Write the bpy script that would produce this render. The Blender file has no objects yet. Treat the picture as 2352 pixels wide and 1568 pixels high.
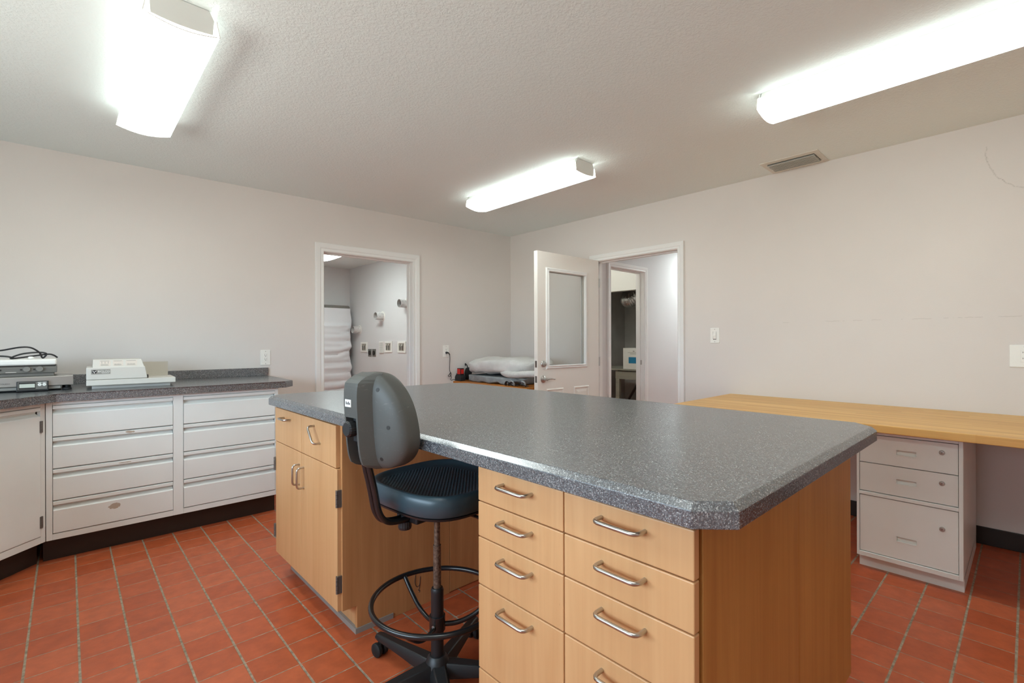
import bpy, bmesh, math, random
from mathutils import Vector, Matrix, noise as mnoise
random.seed(7)
PI = math.pi
scene = bpy.context.scene
COL = scene.collection
sin, cos = math.sin, math.cos

# ------------------------------------------------------------------ materials
def srgb(r, g, b):
    def f(v):
        v /= 255.0
        return v / 12.92 if v <= 0.04045 else ((v + 0.055) / 1.055) ** 2.4
    return (f(r), f(g), f(b), 1.0)

class NT:
    """small node-tree helper"""
    def __init__(self, name):
        self.m = bpy.data.materials.new(name); self.m.use_nodes = True
        self.t = self.m.node_tree
        self.b = self.t.nodes['Principled BSDF']
    def n(self, typ, **kw):
        nd = self.t.nodes.new(typ)
        for k, v in kw.items():
            if k.startswith('i_'):
                nd.inputs[int(k[2:])].default_value = v
            else:
                setattr(nd, k, v)
        return nd
    def l(self, a, b): self.t.links.new(a, b)
    def math(self, op, a, b=None, c=None, clamp=False):
        nd = self.n('ShaderNodeMath', operation=op, use_clamp=clamp)
        for i, v in enumerate((a, b, c)):
            if v is None: continue
            if isinstance(v, (int, float)): nd.inputs[i].default_value = v
            else: self.l(v, nd.inputs[i])
        return nd.outputs[0]
    def mix(self, fac, a, b, blend='MIX'):
        nd = self.n('ShaderNodeMix', data_type='RGBA', blend_type=blend)
        for i, v in ((0, fac), (6, a), (7, b)):
            if isinstance(v, (int, float)): nd.inputs[i].default_value = v
            elif isinstance(v, tuple): nd.inputs[i].default_value = v
            else: self.l(v, nd.inputs[i])
        return nd.outputs[2]
    def pos(self): return self.n('ShaderNodeNewGeometry').outputs['Position']
    def obj(self): return self.n('ShaderNodeTexCoord').outputs['Object']
    def mapping(self, vec, scale=(1, 1, 1), loc=(0, 0, 0), rot=(0, 0, 0)):
        nd = self.n('ShaderNodeMapping')
        nd.inputs['Scale'].default_value = scale; nd.inputs['Location'].default_value = loc
        nd.inputs['Rotation'].default_value = rot
        self.l(vec, nd.inputs['Vector']); return nd.outputs[0]
    def noise(self, vec, scale, detail=3.0, rough=0.5, dist=0.0):
        nd = self.n('ShaderNodeTexNoise'); nd.inputs['Scale'].default_value = scale
        nd.inputs['Detail'].default_value = detail; nd.inputs['Roughness'].default_value = rough
        nd.inputs['Distortion'].default_value = dist
        if vec is not None: self.l(vec, nd.inputs['Vector'])
        return nd.outputs[0]
    def ramp(self, fac, stops, interp='LINEAR'):
        nd = self.n('ShaderNodeValToRGB'); cr = nd.color_ramp; cr.interpolation = interp
        while len(cr.elements) < len(stops): cr.elements.new(0.5)
        for e, (p, c) in zip(cr.elements, stops): e.position = p; e.color = c
        self.l(fac, nd.inputs[0]); return nd.outputs[0]
    def bump(self, h, strength, dist=0.01):
        nd = self.n('ShaderNodeBump'); nd.inputs['Strength'].default_value = strength
        nd.inputs['Distance'].default_value = dist
        self.l(h, nd.inputs['Height']); self.l(nd.outputs[0], self.b.inputs['Normal'])
    def color(self, v):
        if isinstance(v, tuple): self.b.inputs['Base Color'].default_value = v
        else: self.l(v, self.b.inputs['Base Color'])
    def set(self, rough=None, metal=None, spec=None):
        if rough is not None: self.b.inputs['Roughness'].default_value = rough
        if metal is not None: self.b.inputs['Metallic'].default_value = metal
        if spec is not None: self.b.inputs['Specular IOR Level'].default_value = spec

def plain(name, rgb, rough=0.5, metal=0.0, spec=0.5, var=0.0, vscale=8.0, bump=0.0, bscale=200.0):
    t = NT(name); t.set(rough, metal, spec)
    c = srgb(*rgb)
    if var > 0:
        n = t.noise(t.pos(), vscale, 4)
        d = tuple(x * (1 - var) for x in c[:3]) + (1,)
        u = tuple(min(1, x * (1 + var)) for x in c[:3]) + (1,)
        t.color(t.ramp(n, [(0.3, d), (0.7, u)]))
    else:
        t.color(c)
    if bump > 0: t.bump(t.noise(t.pos(), bscale, 2), bump, 0.002)
    return t.m

MAT = {}
def mat_ceiling():
    t = NT('ceiling_paint'); t.set(0.9, 0, 0.2)
    t.color(srgb(234, 241, 239))
    p = t.pos()
    n1 = t.noise(p, 75, 2, 0.55, 0.6); n2 = t.noise(p, 22, 2, 0.5)
    h = t.math('ADD', t.ramp(n1, [(0.42, (0, 0, 0, 1)), (0.60, (1, 1, 1, 1))]), t.math('MULTIPLY', n2, 0.5))
    t.bump(h, 0.22, 0.005); return t.m
def mat_wall(name, rgb, scuff=False):
    t = NT(name); t.set(0.75, 0, 0.25)
    p = t.pos(); n = t.noise(p, 1.3, 3)
    c = srgb(*rgb); c2 = tuple(x * 0.965 for x in c[:3]) + (1,)
    colr = t.ramp(n, [(0.35, c2), (0.65, c)])
    if scuff:
        sx = t.n('ShaderNodeSeparateXYZ'); t.l(p, sx.inputs[0]); Y, Zc = sx.outputs[1], sx.outputs[2]
        wob = t.math('MULTIPLY', t.math('SUBTRACT', t.noise(p, 30, 3), 0.5), 0.02)
        # long curved scrape high on the wall
        dy = t.math('SUBTRACT', Y, -0.10); dz = t.math('SUBTRACT', Zc, 2.325)
        r = t.math('SQRT', t.math('ADD', t.math('MULTIPLY', dy, dy), t.math('MULTIPLY', dz, dz)))
        d = t.math('ABSOLUTE', t.math('ADD', t.math('SUBTRACT', r, 0.272), wob))
        arc = t.math('SUBTRACT', 1.0, t.math('DIVIDE', d, 0.0055), clamp=True)
        arc = t.math('MULTIPLY', arc, t.math('LESS_THAN', Zc, 2.36))
        arc = t.math('MULTIPLY', arc, t.math('GREATER_THAN', Y, -0.08))
        arc = t.math('MULTIPLY', arc, t.ramp(t.noise(p, 160, 4, 0.7), [(0.40, (0, 0, 0, 1)), (0.60, (1, 1, 1, 1))]))
        # faint line where something rubbed the wall
        zz = t.math('ABSOLUTE', t.math('ADD', t.math('SUBTRACT', Zc, 1.352), t.math('MULTIPLY', wob, 0.6)))
        ln = t.math('MULTIPLY', t.math('LESS_THAN', zz, 0.0022), t.math('GREATER_THAN', t.noise(p, 9, 4), 0.50))
        ln = t.math('MULTIPLY', ln, t.math('LESS_THAN', Y, 1.30))
        m = t.math('ADD', t.math('MULTIPLY', arc, 0.45), t.math('MULTIPLY', ln, 0.16), clamp=True)
        colr = t.mix(m, colr, srgb(120, 112, 100))
    t.color(colr)
    t.bump(t.noise(p, 130, 2, 0.5), 0.12, 0.003); return t.m
def mat_tile():
    t = NT('quarry_tile'); p = t.pos()
    s = t.n('ShaderNodeSeparateXYZ'); t.l(p, s.inputs[0]); X, Y = s.outputs[0], s.outputs[1]
    right = t.math('GREATER_THAN', X, 2.0)
    wob = t.math('MULTIPLY', t.math('SUBTRACT', t.noise(p, 14, 3), 0.5), 0.003)
    def sel(a, b): return t.math('ADD', t.math('MULTIPLY', right, b), t.math('MULTIPLY', t.math('SUBTRACT', 1.0, right), a))
    ux = sel(t.math('DIVIDE', t.math('SUBTRACT', X, 0.0325), 0.1526), t.math('DIVIDE', t.math('SUBTRACT', X, 2.686), 0.1540))
    uy = sel(t.math('DIVIDE', t.math('SUBTRACT', Y, 2.171), 0.1492), t.math('DIVIDE', t.math('SUBTRACT', Y, 0.349), 0.1565))
    def dist(u, pitch):
        f = t.math('SUBTRACT', t.math('FRACT', t.math('ADD', u, 0.5)), 0.5)
        return t.math('ADD', t.math('MULTIPLY', t.math('ABSOLUTE', f), pitch), wob)
    dx, dy = dist(ux, 0.153), dist(uy, 0.152)
    wx, wy = sel(0.0039, 0.0020), sel(0.0020, 0.0039)
    def mask(d, w):
        return t.math('SUBTRACT', 1.0, t.math('DIVIDE', t.math('SUBTRACT', d, t.math('MULTIPLY', w, 0.75)), t.math('MULTIPLY', w, 0.5)), clamp=True)
    def mk(d, w):
        v = t.math('DIVIDE', t.math('SUBTRACT', t.math('MULTIPLY', w, 1.25), d), t.math('MULTIPLY', w, 0.5), clamp=True); return v
    g = t.math('MAXIMUM', mk(dx, wx), mk(dy, wy))
    cell = t.n('ShaderNodeCombineXYZ')
    t.l(t.math('FLOOR', t.math('ADD', ux, 0.0)), cell.inputs[0]); t.l(t.math('FLOOR', uy), cell.inputs[1]); t.l(right, cell.inputs[2])
    wn = t.n('ShaderNodeTexWhiteNoise'); t.l(cell.outputs[0], wn.inputs['Vector'])
    base = t.ramp(wn.outputs['Value'], [(0.0, srgb(186, 88, 50)), (0.5, srgb(195, 96, 57)), (1.0, srgb(202, 104, 65))])
    blot = t.ramp(t.noise(p, 16, 5, 0.6), [(0.3, srgb(196, 196, 196)), (0.7, srgb(255, 255, 255))])
    base = t.mix(0.6, base, blot, 'MULTIPLY')
    speck = t.math('GREATER_THAN', t.noise(p, 210, 2), 0.74)
    base = t.mix(t.math('MULTIPLY', speck, 0.35), base, srgb(225, 170, 140))
    grout = t.ramp(t.noise(p, 45, 4), [(0.35, srgb(128, 112, 92)), (0.7, srgb(176, 160, 138))])
    t.color(t.mix(g, base, grout))
    rg = t.math('ADD', t.math('MULTIPLY', g, 0.4), t.math('ADD', 0.36, t.math('MULTIPLY', t.noise(p, 20, 3), 0.12)))
    t.l(rg, t.b.inputs['Roughness']); t.set(spec=0.5)
    h = t.math('ADD', t.math('MULTIPLY', g, -1.0), t.math('MULTIPLY', t.noise(p, 28, 3), 0.25))
    t.bump(h, 0.35, 0.004); return t.m
def mat_granite():
    t = NT('speckled_laminate'); p = t.pos()
    v = t.n('ShaderNodeTexVoronoi'); v.inputs['Scale'].default_value = 500; t.l(p, v.inputs['Vector'])
    sp = t.n('ShaderNodeSeparateColor'); t.l(v.outputs['Color'], sp.inputs[0])
    a = t.ramp(sp.outputs[0], [(0.0, srgb(54, 58, 64)), (0.35, srgb(78, 83, 89)), (0.65, srgb(105, 109, 113)), (0.88, srgb(134, 137, 138)), (1.0, srgb(188, 190, 188))])
    n = t.ramp(t.noise(p, 260, 3, 0.6), [(0.3, srgb(170, 171, 174)), (0.7, srgb(255, 255, 255))])
    t.color(t.mix(0.75, a, n, 'MULTIPLY')); t.set(0.24, 0, 1.0); t.b.inputs['IOR'].default_value = 1.85
    t.bump(t.noise(p, 420, 2), 0.06, 0.001); return t.m
def mat_wood(name, lo, hi, axis='z', rough=0.42, fig=1.0):
    t = NT(name); p = t.pos()
    sc = {'z': (9, 9, 0.55), 'y': (9, 0.5, 9), 'x': (0.5, 9, 9)}[axis]
    q = t.mapping(p, sc)
    n1 = t.noise(q, 1.6, 4, 0.55, 0.8)
    sc2 = {'z': (90, 90, 1.6), 'y': (90, 1.6, 90), 'x': (1.6, 90, 90)}[axis]
    n2 = t.noise(t.mapping(p, sc2), 1.0, 3, 0.6)
    c = t.ramp(n1, [(0.30, srgb(*lo)), (0.70, srgb(*hi))])
    g = t.ramp(n2, [(0.25, srgb(222, 214, 205)), (0.6, srgb(255, 255, 255))])
    c = t.mix(0.55 * fig, c, g, 'MULTIPLY')
    fl = t.math('GREATER_THAN', t.noise(t.mapping(p, {'z': (60, 60, 14), 'y': (60, 14, 60), 'x': (14, 60, 60)}[axis]), 1.0, 2), 0.80)
    c = t.mix(t.math('MULTIPLY', fl, 0.30), c, srgb(120, 76, 40))
    t.color(c); t.set(rough, 0, 0.45); return t.m
def mat_butcher():
    t = NT('butcher_block_maple'); p = t.pos()
    s = t.n('ShaderNodeSeparateXYZ'); t.l(p, s.inputs[0])
    strip = t.math('FLOOR', t.math('DIVIDE', s.outputs[0], 0.045))
    seg = t.math('FLOOR', t.math('ADD', t.math('DIVIDE', s.outputs[1], 0.8), t.math('MULTIPLY', strip, 0.37)))
    cb = t.n('ShaderNodeCombineXYZ'); t.l(strip, cb.inputs[0]); t.l(seg, cb.inputs[1])
    wn = t.n('ShaderNodeTexWhiteNoise'); t.l(cb.outputs[0], wn.inputs['Vector'])
    base = t.ramp(wn.outputs['Value'], [(0, srgb(222, 170, 96)), (0.5, srgb(230, 182, 106)), (1, srgb(236, 192, 118))])
    g = t.ramp(t.noise(t.mapping(p, (40, 1.2, 40)), 1.0, 4, 0.6), [(0.3, srgb(214, 200, 182)), (0.65, srgb(255, 255, 255))])
    t.color(t.mix(0.8, base, g, 'MULTIPLY')); t.set(0.4, 0, 0.45); return t.m
def mat_beige_metal(name, rgb, stains=()):
    t = NT(name); p = t.pos(); n = t.noise(p, 3, 3)
    c = srgb(*rgb); c2 = tuple(x * 0.94 for x in c[:3]) + (1,)
    col = t.ramp(n, [(0.3, c2), (0.7, c)])
    for (cx, cz, sx, sz) in stains:       # worn, dirty patches with a shape of their own
        s = t.n('ShaderNodeSeparateXYZ'); t.l(p, s.inputs[0])
        ex = t.math('DIVIDE', t.math('SUBTRACT', s.outputs[0], cx), sx)
        ez = t.math('DIVIDE', t.math('SUBTRACT', s.outputs[2], cz), sz)
        d = t.math('ADD', t.math('ADD', t.math('MULTIPLY', ex, ex), t.math('MULTIPLY', ez, ez)), t.math('MULTIPLY', t.noise(p, 70, 4, 0.7), 1.5))
        m = t.math('LESS_THAN', d, 1.15)
        col = t.mix(t.math('MULTIPLY', m, 0.7), col, srgb(146, 116, 82))
    t.color(col); t.set(0.36, 0, 0.5)
    t.bump(t.noise(p, 260, 2), 0.04, 0.001); return t.m
def mat_emit(name, rgb, strength):
    t = NT(name); t.color(srgb(240, 240, 236)); t.set(0.5)
    t.b.inputs['Emission Color'].default_value = srgb(*rgb); t.b.inputs['Emission Strength'].default_value = strength
    return t.m
def mat_glass():
    t = NT('window_glass'); t.color((0.96, 0.98, 0.97, 1)); t.set(0.02, 0, 0.5)
    t.b.inputs['Transmission Weight'].default_value = 1.0; t.b.inputs['IOR'].default_value = 1.45
    return t.m
def mat_shell():
    t = NT('scuffed_grey_plastic'); o = t.obj()
    n = t.noise(t.mapping(o, (30, 14, 60), rot=(0.4, 0, 0)), 1.4, 6, 0.75, 1.5)
    scr = t.ramp(n, [(0.60, (0, 0, 0, 1)), (0.72, (1, 1, 1, 1))])
    t.color(t.mix(t.math('MULTIPLY', scr, 0.35), srgb(80, 80, 76), srgb(140, 138, 132)))
    t.set(0.5, 0, 0.4); t.bump(t.noise(o, 240, 2), 0.15, 0.001); return t.m
def mat_vinyl(center=True):
    t = NT('black_vinyl'); o = t.obj()
    t.color(srgb(50, 68, 76)); t.set(0.36, 0, 0.5)  # cool window light put into the black vinyl as a blue-grey base
    w = t.n('ShaderNodeTexVoronoi'); w.inputs['Scale'].default_value = 95; w.inputs['Randomness'].default_value = 0.0
    t.l(t.mapping(o, rot=(0, 0, 0.785)), w.inputs['Vector'])
    s = t.n('ShaderNodeSeparateXYZ'); t.l(o, s.inputs[0])
    rx = t.math('DIVIDE', s.outputs[0], 0.170); ry = t.math('DIVIDE', s.outputs[1], 0.178)
    r = t.math('ADD', t.math('POWER', t.math('ABSOLUTE', rx), 3.0), t.math('POWER', t.math('ABSOLUTE', ry), 3.0))
    msk = t.math('LESS_THAN', r, 1.0)
    t.bump(t.math('MULTIPLY', t.math('MULTIPLY', w.outputs['Distance'], 24), msk), 0.28, 0.003); return t.m
def mat_quilt():
    t = NT('white_quilted_cotton'); p = t.pos(); t.set(0.95, 0, 0.1)
    s = t.n('ShaderNodeSeparateXYZ'); t.l(p, s.inputs[0])
    w = t.math('SINE', t.math('MULTIPLY', t.math('ADD', s.outputs[1], t.math('MULTIPLY', s.outputs[0], 0.25)), 420))
    w2 = t.math('SINE', t.math('MULTIPLY', s.outputs[2], 500))
    c = t.ramp(t.noise(p, 5, 3), [(0.3, srgb(206, 204, 200)), (0.7, srgb(228, 227, 224))])
    t.color(c); t.bump(t.math('ADD', t.math('MULTIPLY', w, 0.5), t.math('MULTIPLY', w2, 0.25)), 0.5, 0.004); return t.m

MAT['ceiling'] = mat_ceiling()
WALLC = (226, 220, 215)
MAT['wall'] = mat_wall('wall_paint', WALLC)
MAT['wall_scuff'] = mat_wall('wall_paint_scuffed', WALLC, True)
MAT['wall_cool'] = mat_wall('pale_grey_paint', (222, 221, 221))
MAT['closet_white'] = mat_wall('closet_white_paint', (222, 221, 214))
MAT['recess_grey'] = plain('recess_grey_paint', (182, 182, 178), 0.9, var=0.08, vscale=5)  # pale grey, colour raised to stand in for light missing in the recess
MAT['tile'] = mat_tile()
MAT['granite'] = mat_granite()
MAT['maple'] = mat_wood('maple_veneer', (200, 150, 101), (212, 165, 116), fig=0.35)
MAT['maple_side'] = mat_wood('maple_side_panel', (182, 130, 82), (202, 150, 100), fig=0.5)  # side tint darkened, kneehole shade put into the colour
MAT['maple_end'] = mat_wood('maple_end_panel', (174, 120, 60), (192, 140, 76), fig=0.6)  # browner maple, weak light and floor bounce put into the colour
MAT['butcher'] = mat_butcher()
MAT['amber_wood'] = mat_wood('amber_stained_wood', (176, 104, 36), (206, 132, 52), 'y')
MAT['old_wood'] = mat_wood('grey_green_painted_wood', (150, 150, 138), (172, 172, 158), 'y')
MAT['beige'] = mat_beige_metal('putty_enamel', (229, 233, 230), [(0.275, 0.683, 0.035, 0.010), (0.205, 0.258, 0.042, 0.024), (0.25, 0.505, 0.05, 0.004)])
MAT['beige2'] = mat_beige_metal('putty_enamel_pedestal', (232, 235, 231), [])
MAT['trim'] = plain('white_trim_paint', (236, 236, 234), 0.45)
MAT['door'] = plain('door_paint', (236, 232, 225), 0.5)
MAT['steel'] = plain('brushed_steel', (190, 186, 180), 0.28, 1.0)
MAT['nickel'] = plain('satin_nickel', (186, 184, 180), 0.32, 0.85)
MAT['zinc'] = plain('galvanised_sheet', (214, 212, 210), 0.5, 0.35, var=0.18, vscale=45)
MAT['alu'] = plain('aluminium_foil_duct', (200, 200, 198), 0.3, 1.0)
MAT['hinge'] = plain('dark_hinge_steel', (118, 113, 108), 0.35, 0.45)
MAT['rust'] = plain('rusty_steel', (120, 104, 90), 0.5, 0.7, var=0.5, vscale=120)
MAT['vinyl_base'] = plain('dark_brown_cove_base', (46, 36, 30), 0.4, 0, 0.4)
MAT['black'] = plain('black_plastic', (30, 31, 33), 0.42)
MAT['black_metal'] = plain('black_enamel_tube', (26, 27, 29), 0.25, 0, 0.6)
MAT['rubber'] = plain('black_rubber', (24, 24, 25), 0.7)
MAT['shell'] = mat_shell()
MAT['vinyl'] = mat_vinyl()
MAT['white_plastic'] = plain('white_plastic', (242, 241, 235), 0.4)
MAT['slot'] = plain('dark_slot', (40, 36, 32), 0.6)
MAT['cream'] = plain('cream_instrument_plastic', (212, 209, 201), 0.45)
MAT['cream2'] = plain('cream_instrument_sheet', (198, 192, 180), 0.5)
MAT['panel_grey'] = plain('grey_print', (150, 147, 140), 0.5)
MAT['print_beige'] = plain('pale_printed_label', (216, 206, 196), 0.55)
MAT['print_dark'] = plain('dark_ink', (52, 50, 48), 0.6)
MAT['hot_grey'] = plain('grey_enamel', (112, 110, 104), 0.45)
MAT['knob_grey'] = plain('grey_knob', (128, 126, 120), 0.45)
MAT['lcd'] = plain('pale_display', (206, 210, 198), 0.25)
MAT['scale_steel'] = plain('brushed_platter_steel', (176, 172, 166), 0.38, 0.85)
MAT['red'] = plain('red_plastic', (206, 40, 30), 0.4)
MAT['quilt'] = mat_quilt()
MAT['sheet'] = plain('white_sheet', (232, 233, 236), 0.9, 0, 0.1)
MAT['grey_cloth'] = plain('grey_blue_cloth', (150, 156, 158), 0.9, 0, 0.1, var=0.15, vscale=20)
MAT['dark_cloth'] = plain('black_webbing', (40, 40, 42), 0.8)
MAT['mattress_grey'] = plain('grey_mattress_ticking', (132, 128, 122), 0.9, var=0.1, vscale=60)
MAT['blue'] = plain('blue_print', (30, 126, 170), 0.5)
MAT['box_white'] = plain('white_carton', (226, 228, 222), 0.6)
MAT['vent_white'] = plain('vent_enamel', (216, 212, 202), 0.45)
MAT['housing'] = plain('white_enamel_housing', (222, 222, 218), 0.45)
MAT['acrylic'] = plain('lens_edge_acrylic', (240, 240, 232), 0.4)
MAT['glass'] = mat_glass()
LAMP = 7.2
MAT['lamp'] = mat_emit('fluorescent_lens', (240, 251, 248), LAMP)
MAT['lamp_side'] = mat_emit('fluorescent_lens_side', (240, 251, 248), 1.5)
MAT['lamp_cool'] = mat_emit('cool_fluorescent_lens', (240, 252, 249), 15.0)
MAT['lamp_hall'] = mat_emit('hall_lens', (240, 250, 249), 15.0)

# ------------------------------------------------------------------ mesh builder
class MB:
    def __init__(self): self.bm = bmesh.new(); self.mi = 0
    def _tag(self, n0):
        self.bm.faces.ensure_lookup_table()
        for f in self.bm.faces[n0:]: f.material_index = self.mi
    def box(self, x0, x1, y0, y1, z0, z1, M=None):
        n0 = len(self.bm.faces)
        vs = [self.bm.verts.new(Vector(c)) for c in ((x0,y0,z0),(x1,y0,z0),(x1,y1,z0),(x0,y1,z0),(x0,y0,z1),(x1,y0,z1),(x1,y1,z1),(x0,y1,z1))]
        if M is not None:
            for v in vs: v.co = M @ v.co
        for f in ((3,2,1,0),(4,5,6,7),(0,1,5,4),(1,2,6,5),(2,3,7,6),(3,0,4,7)): self.bm.faces.new([vs[i] for i in f])
        self._tag(n0); return self
    def prism(self, pts, a0, a1, axis='z', M=None):
        """closed 2-D outline pushed along an axis; axis z: (x,y), x: (y,z), y: (x,z)"""
        n0 = len(self.bm.faces)
        def P(u, v, a): return {'z': (u, v, a), 'x': (a, u, v), 'y': (u, a, v)}[axis]
        A = [self.bm.verts.new(P(u, v, a0)) for u, v in pts]; B = [self.bm.verts.new(P(u, v, a1)) for u, v in pts]
        if M is not None:
            for w in A + B: w.co = M @ w.co
        n = len(pts)
        self.bm.faces.new(A[::-1]); self.bm.faces.new(B)
        for i in range(n): self.bm.faces.new((A[i], A[(i+1) % n], B[(i+1) % n], B[i]))
        self._tag(n0); return self
    def rings(self, rings, closed_u=True, cap0=True, cap1=True, closed_v=False):
        n0 = len(self.bm.faces)
        R = [[self.bm.verts.new(Vector(p)) for p in r] for r in rings]
        n = len(R[0]); k = len(R)
        for j in range(k if closed_v else k - 1):
            a, b = R[j], R[(j+1) % k]
            for i in range(n if closed_u else n - 1):
                self.bm.faces.new((a[i], a[(i+1) % n], b[(i+1) % n], b[i]))
        if cap0 and not closed_v: self.bm.faces.new(R[0][::-1])
        if cap1 and not closed_v: self.bm.faces.new(R[-1])
        self._tag(n0); return self
    def sweep(self, path, r, seg=10, closed=False, flat=1.0, caps=True):
        pts = [Vector(p) for p in path]; n = len(pts); rr = r if isinstance(r, (list, tuple)) else [r] * n
        T = []
        for i in range(n):
            a = pts[(i-1) % n] if (closed or i > 0) else pts[i]; b = pts[(i+1) % n] if (closed or i < n-1) else pts[i]
            T.append((b - a).normalized())
        ref = Vector((0, 0, 1)) if abs(T[0].z) < 0.9 else Vector((1, 0, 0))
        N = (ref - T[0] * ref.dot(T[0])).normalized(); out = []
        for i in range(n):
            N = (N - T[i] * N.dot(T[i])).normalized(); B = T[i].cross(N)
            out.append([pts[i] + (N * cos(2*PI*k/seg) * flat + B * sin(2*PI*k/seg)) * rr[i] for k in range(seg)])
        return self.rings(out, True, caps, caps, closed)
    def lathe(self, prof, seg=24, M=None, cap0=True, cap1=True):
        out = []
        for r, z in prof:
            ring = [Vector((r*cos(2*PI*k/seg), r*sin(2*PI*k/seg), z)) for k in range(seg)]
            out.append([M @ p for p in ring] if M is not None else ring)
        return self.rings(out, True, cap0, cap1)
    def cyl(self, p0, p1, r0, r1=None, seg=18): return self.sweep([p0, p1], [r0, r0 if r1 is None else r1], seg)
    def blob(self, c, rad, nu=40, nv=20, e1=0.6, e2=0.6, fn=None):
        """superellipsoid cushion, optionally pushed about by fn(point)->point"""
        sg = lambda w, m: math.copysign(abs(w) ** m, w)
        out = []
        for j in range(1, nv):
            b = -PI/2 + PI*j/nv; ring = []
            for i in range(nu):
                a = 2*PI*i/nu
                p = Vector((c[0] + rad[0]*sg(cos(b), e1)*sg(cos(a), e2), c[1] + rad[1]*sg(cos(b), e1)*sg(sin(a), e2), c[2] + rad[2]*sg(sin(b), e1)))
                ring.append(fn(p) if fn else p)
            out.append(ring)
        return self.rings(out)
    def done(self, name, mats, parent=None, bevel=0.0, smooth=False, subsurf=0, label=None, seg=2, loc=None):
        bmesh.ops.recalc_face_normals(self.bm, faces=self.bm.faces)
        me = bpy.data.meshes.new(name); self.bm.to_mesh(me); self.bm.free()
        for m in (mats if isinstance(mats, (list, tuple)) else [mats]): me.materials.append(MAT[m])
        if smooth:
            for p in me.polygons: p.use_smooth = True
            try: me.set_sharp_from_angle(angle=math.radians(40))
            except Exception: pass
        o = bpy.data.objects.new(name, me); COL.objects.link(o)
        if parent is not None: o.parent = parent
        if loc is not None: o.location = loc
        if bevel > 0:
            b = o.modifiers.new('bevel', 'BEVEL'); b.width = bevel; b.segments = seg; b.limit_method = 'ANGLE'; b.angle_limit = math.radians(40)
        if subsurf:
            s = o.modifiers.new('sub', 'SUBSURF'); s.levels = subsurf; s.render_levels = subsurf
        if label: o['label'] = label
        return o

def tag(o, label=None, cat=None, group=None, kind=None):
    for k, v in (('label', label), ('category', cat), ('group', group), ('kind', kind)):
        if v: o[k] = v
    return o
def thing(name, label, cat, loc=(0, 0, 0), rz=0.0, group=None, kind=None):
    o = bpy.data.objects.new(name, None); COL.objects.link(o); o.empty_display_size = 0.1
    o.location = loc; o.rotation_euler = (0, 0, rz)
    return tag(o, label, cat, group, kind)
def struct(o, label, cat): return tag(o, label, cat, None, 'structure')
def copy_tree(src, parent=None):
    c = src.copy(); COL.objects.link(c)
    if parent is not None: c.parent = parent
    for ch in list(src.children): copy_tree(ch, c)
    return c
def text(name, s, size, mat, parent, loc, rot, extrude=0.0004, shear=0.0, align='LEFT', sx=1.0):
    cu = bpy.data.curves.new(name, 'FONT'); cu.body = s; cu.size = size; cu.extrude = extrude; cu.align_x = align; cu.shear = shear
    tmp = bpy.data.objects.new('tmp', cu); COL.objects.link(tmp)
    dg = bpy.context.evaluated_depsgraph_get(); me = bpy.data.meshes.new_from_object(tmp.evaluated_get(dg))
    bpy.data.objects.remove(tmp); me.name = name; me.materials.clear(); me.materials.append(MAT[mat])
    for v in me.vertices: v.co.x *= sx
    o = bpy.data.objects.new(name, me); COL.objects.link(o); o.parent = parent; o.location = loc; o.rotation_euler = rot
    return o

def spline(pts, n=8):
    """Catmull-Rom through points"""
    P = [Vector(p) for p in pts]; out = []
    for i in range(len(P) - 1):
        p0 = P[i-1] if i > 0 else P[i]*2 - P[i+1]; p1, p2 = P[i], P[i+1]; p3 = P[i+2] if i + 2 < len(P) else P[i+1]*2 - P[i]
        for k in range(n):
            t = k / n
            out.append(0.5*((2*p1) + (p2-p0)*t + (2*p0-5*p1+4*p2-p3)*t*t + (3*p1-p0-3*p2+p3)*t**3))
    out.append(P[-1]); return out

# ------------------------------------------------------------------ dimensions
H = 2.50
TILT = 0.0235
KX, KY = 4.0, 4.335
RZA = -math.atan(TILT)
def ya(x): return KY + (KX - x) * TILT      # face of the back wall at x
DA0, DA1, DAT = 1.722, 2.640, 2.042          # doorway in the back wall
DB0, DB1, DBT = 2.130, 3.045, 2.035          # doorway in the right wall
XL, YF = -1.50, -1.70                        # left and front walls
XB = 4.0

# ------------------------------------------------------------------ the setting
m = MB(); m.box(XL-0.2, 8.2, YF-0.2, 9.0, -0.1, 0.0)
struct(m.done('floor', 'tile'), 'red brown quarry tile floor with pale grout lines', 'floor')
m = MB(); m.box(XL-0.2, 8.2, YF-0.2, 9.0, H, H+0.1)
struct(m.done('ceiling', 'ceiling'), 'white textured ceiling carrying the fluorescent fixtures', 'ceiling')

# back wall, slightly out of square with the right wall
def local_a(x): return (x - KX) / cos(RZA)
m = MB()
m.box(local_a(XL-0.2), local_a(DA0), 0, 0.115, 0, H); m.box(local_a(DA1), 0.115, 0, 0.115, 0, H); m.box(local_a(DA0), local_a(DA1), 0, 0.115, DAT, H)
o = m.done('wall_back', 'wall'); o.location = (KX, KY, 0); o.rotation_euler = (0, 0, RZA)
struct(o, 'beige back wall with the doorway to the laundry room', 'wall')
m = MB()
m.box(XB, XB+0.115, YF, DB0, 0, H); m.box(XB, XB+0.115, DB1, KY, 0, H); m.box(XB, XB+0.115, DB0, DB1, DBT, H)
struct(m.done('wall_right', 'wall_scuff'), 'beige right wall above the wooden bench with scuff marks', 'wall')
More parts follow.
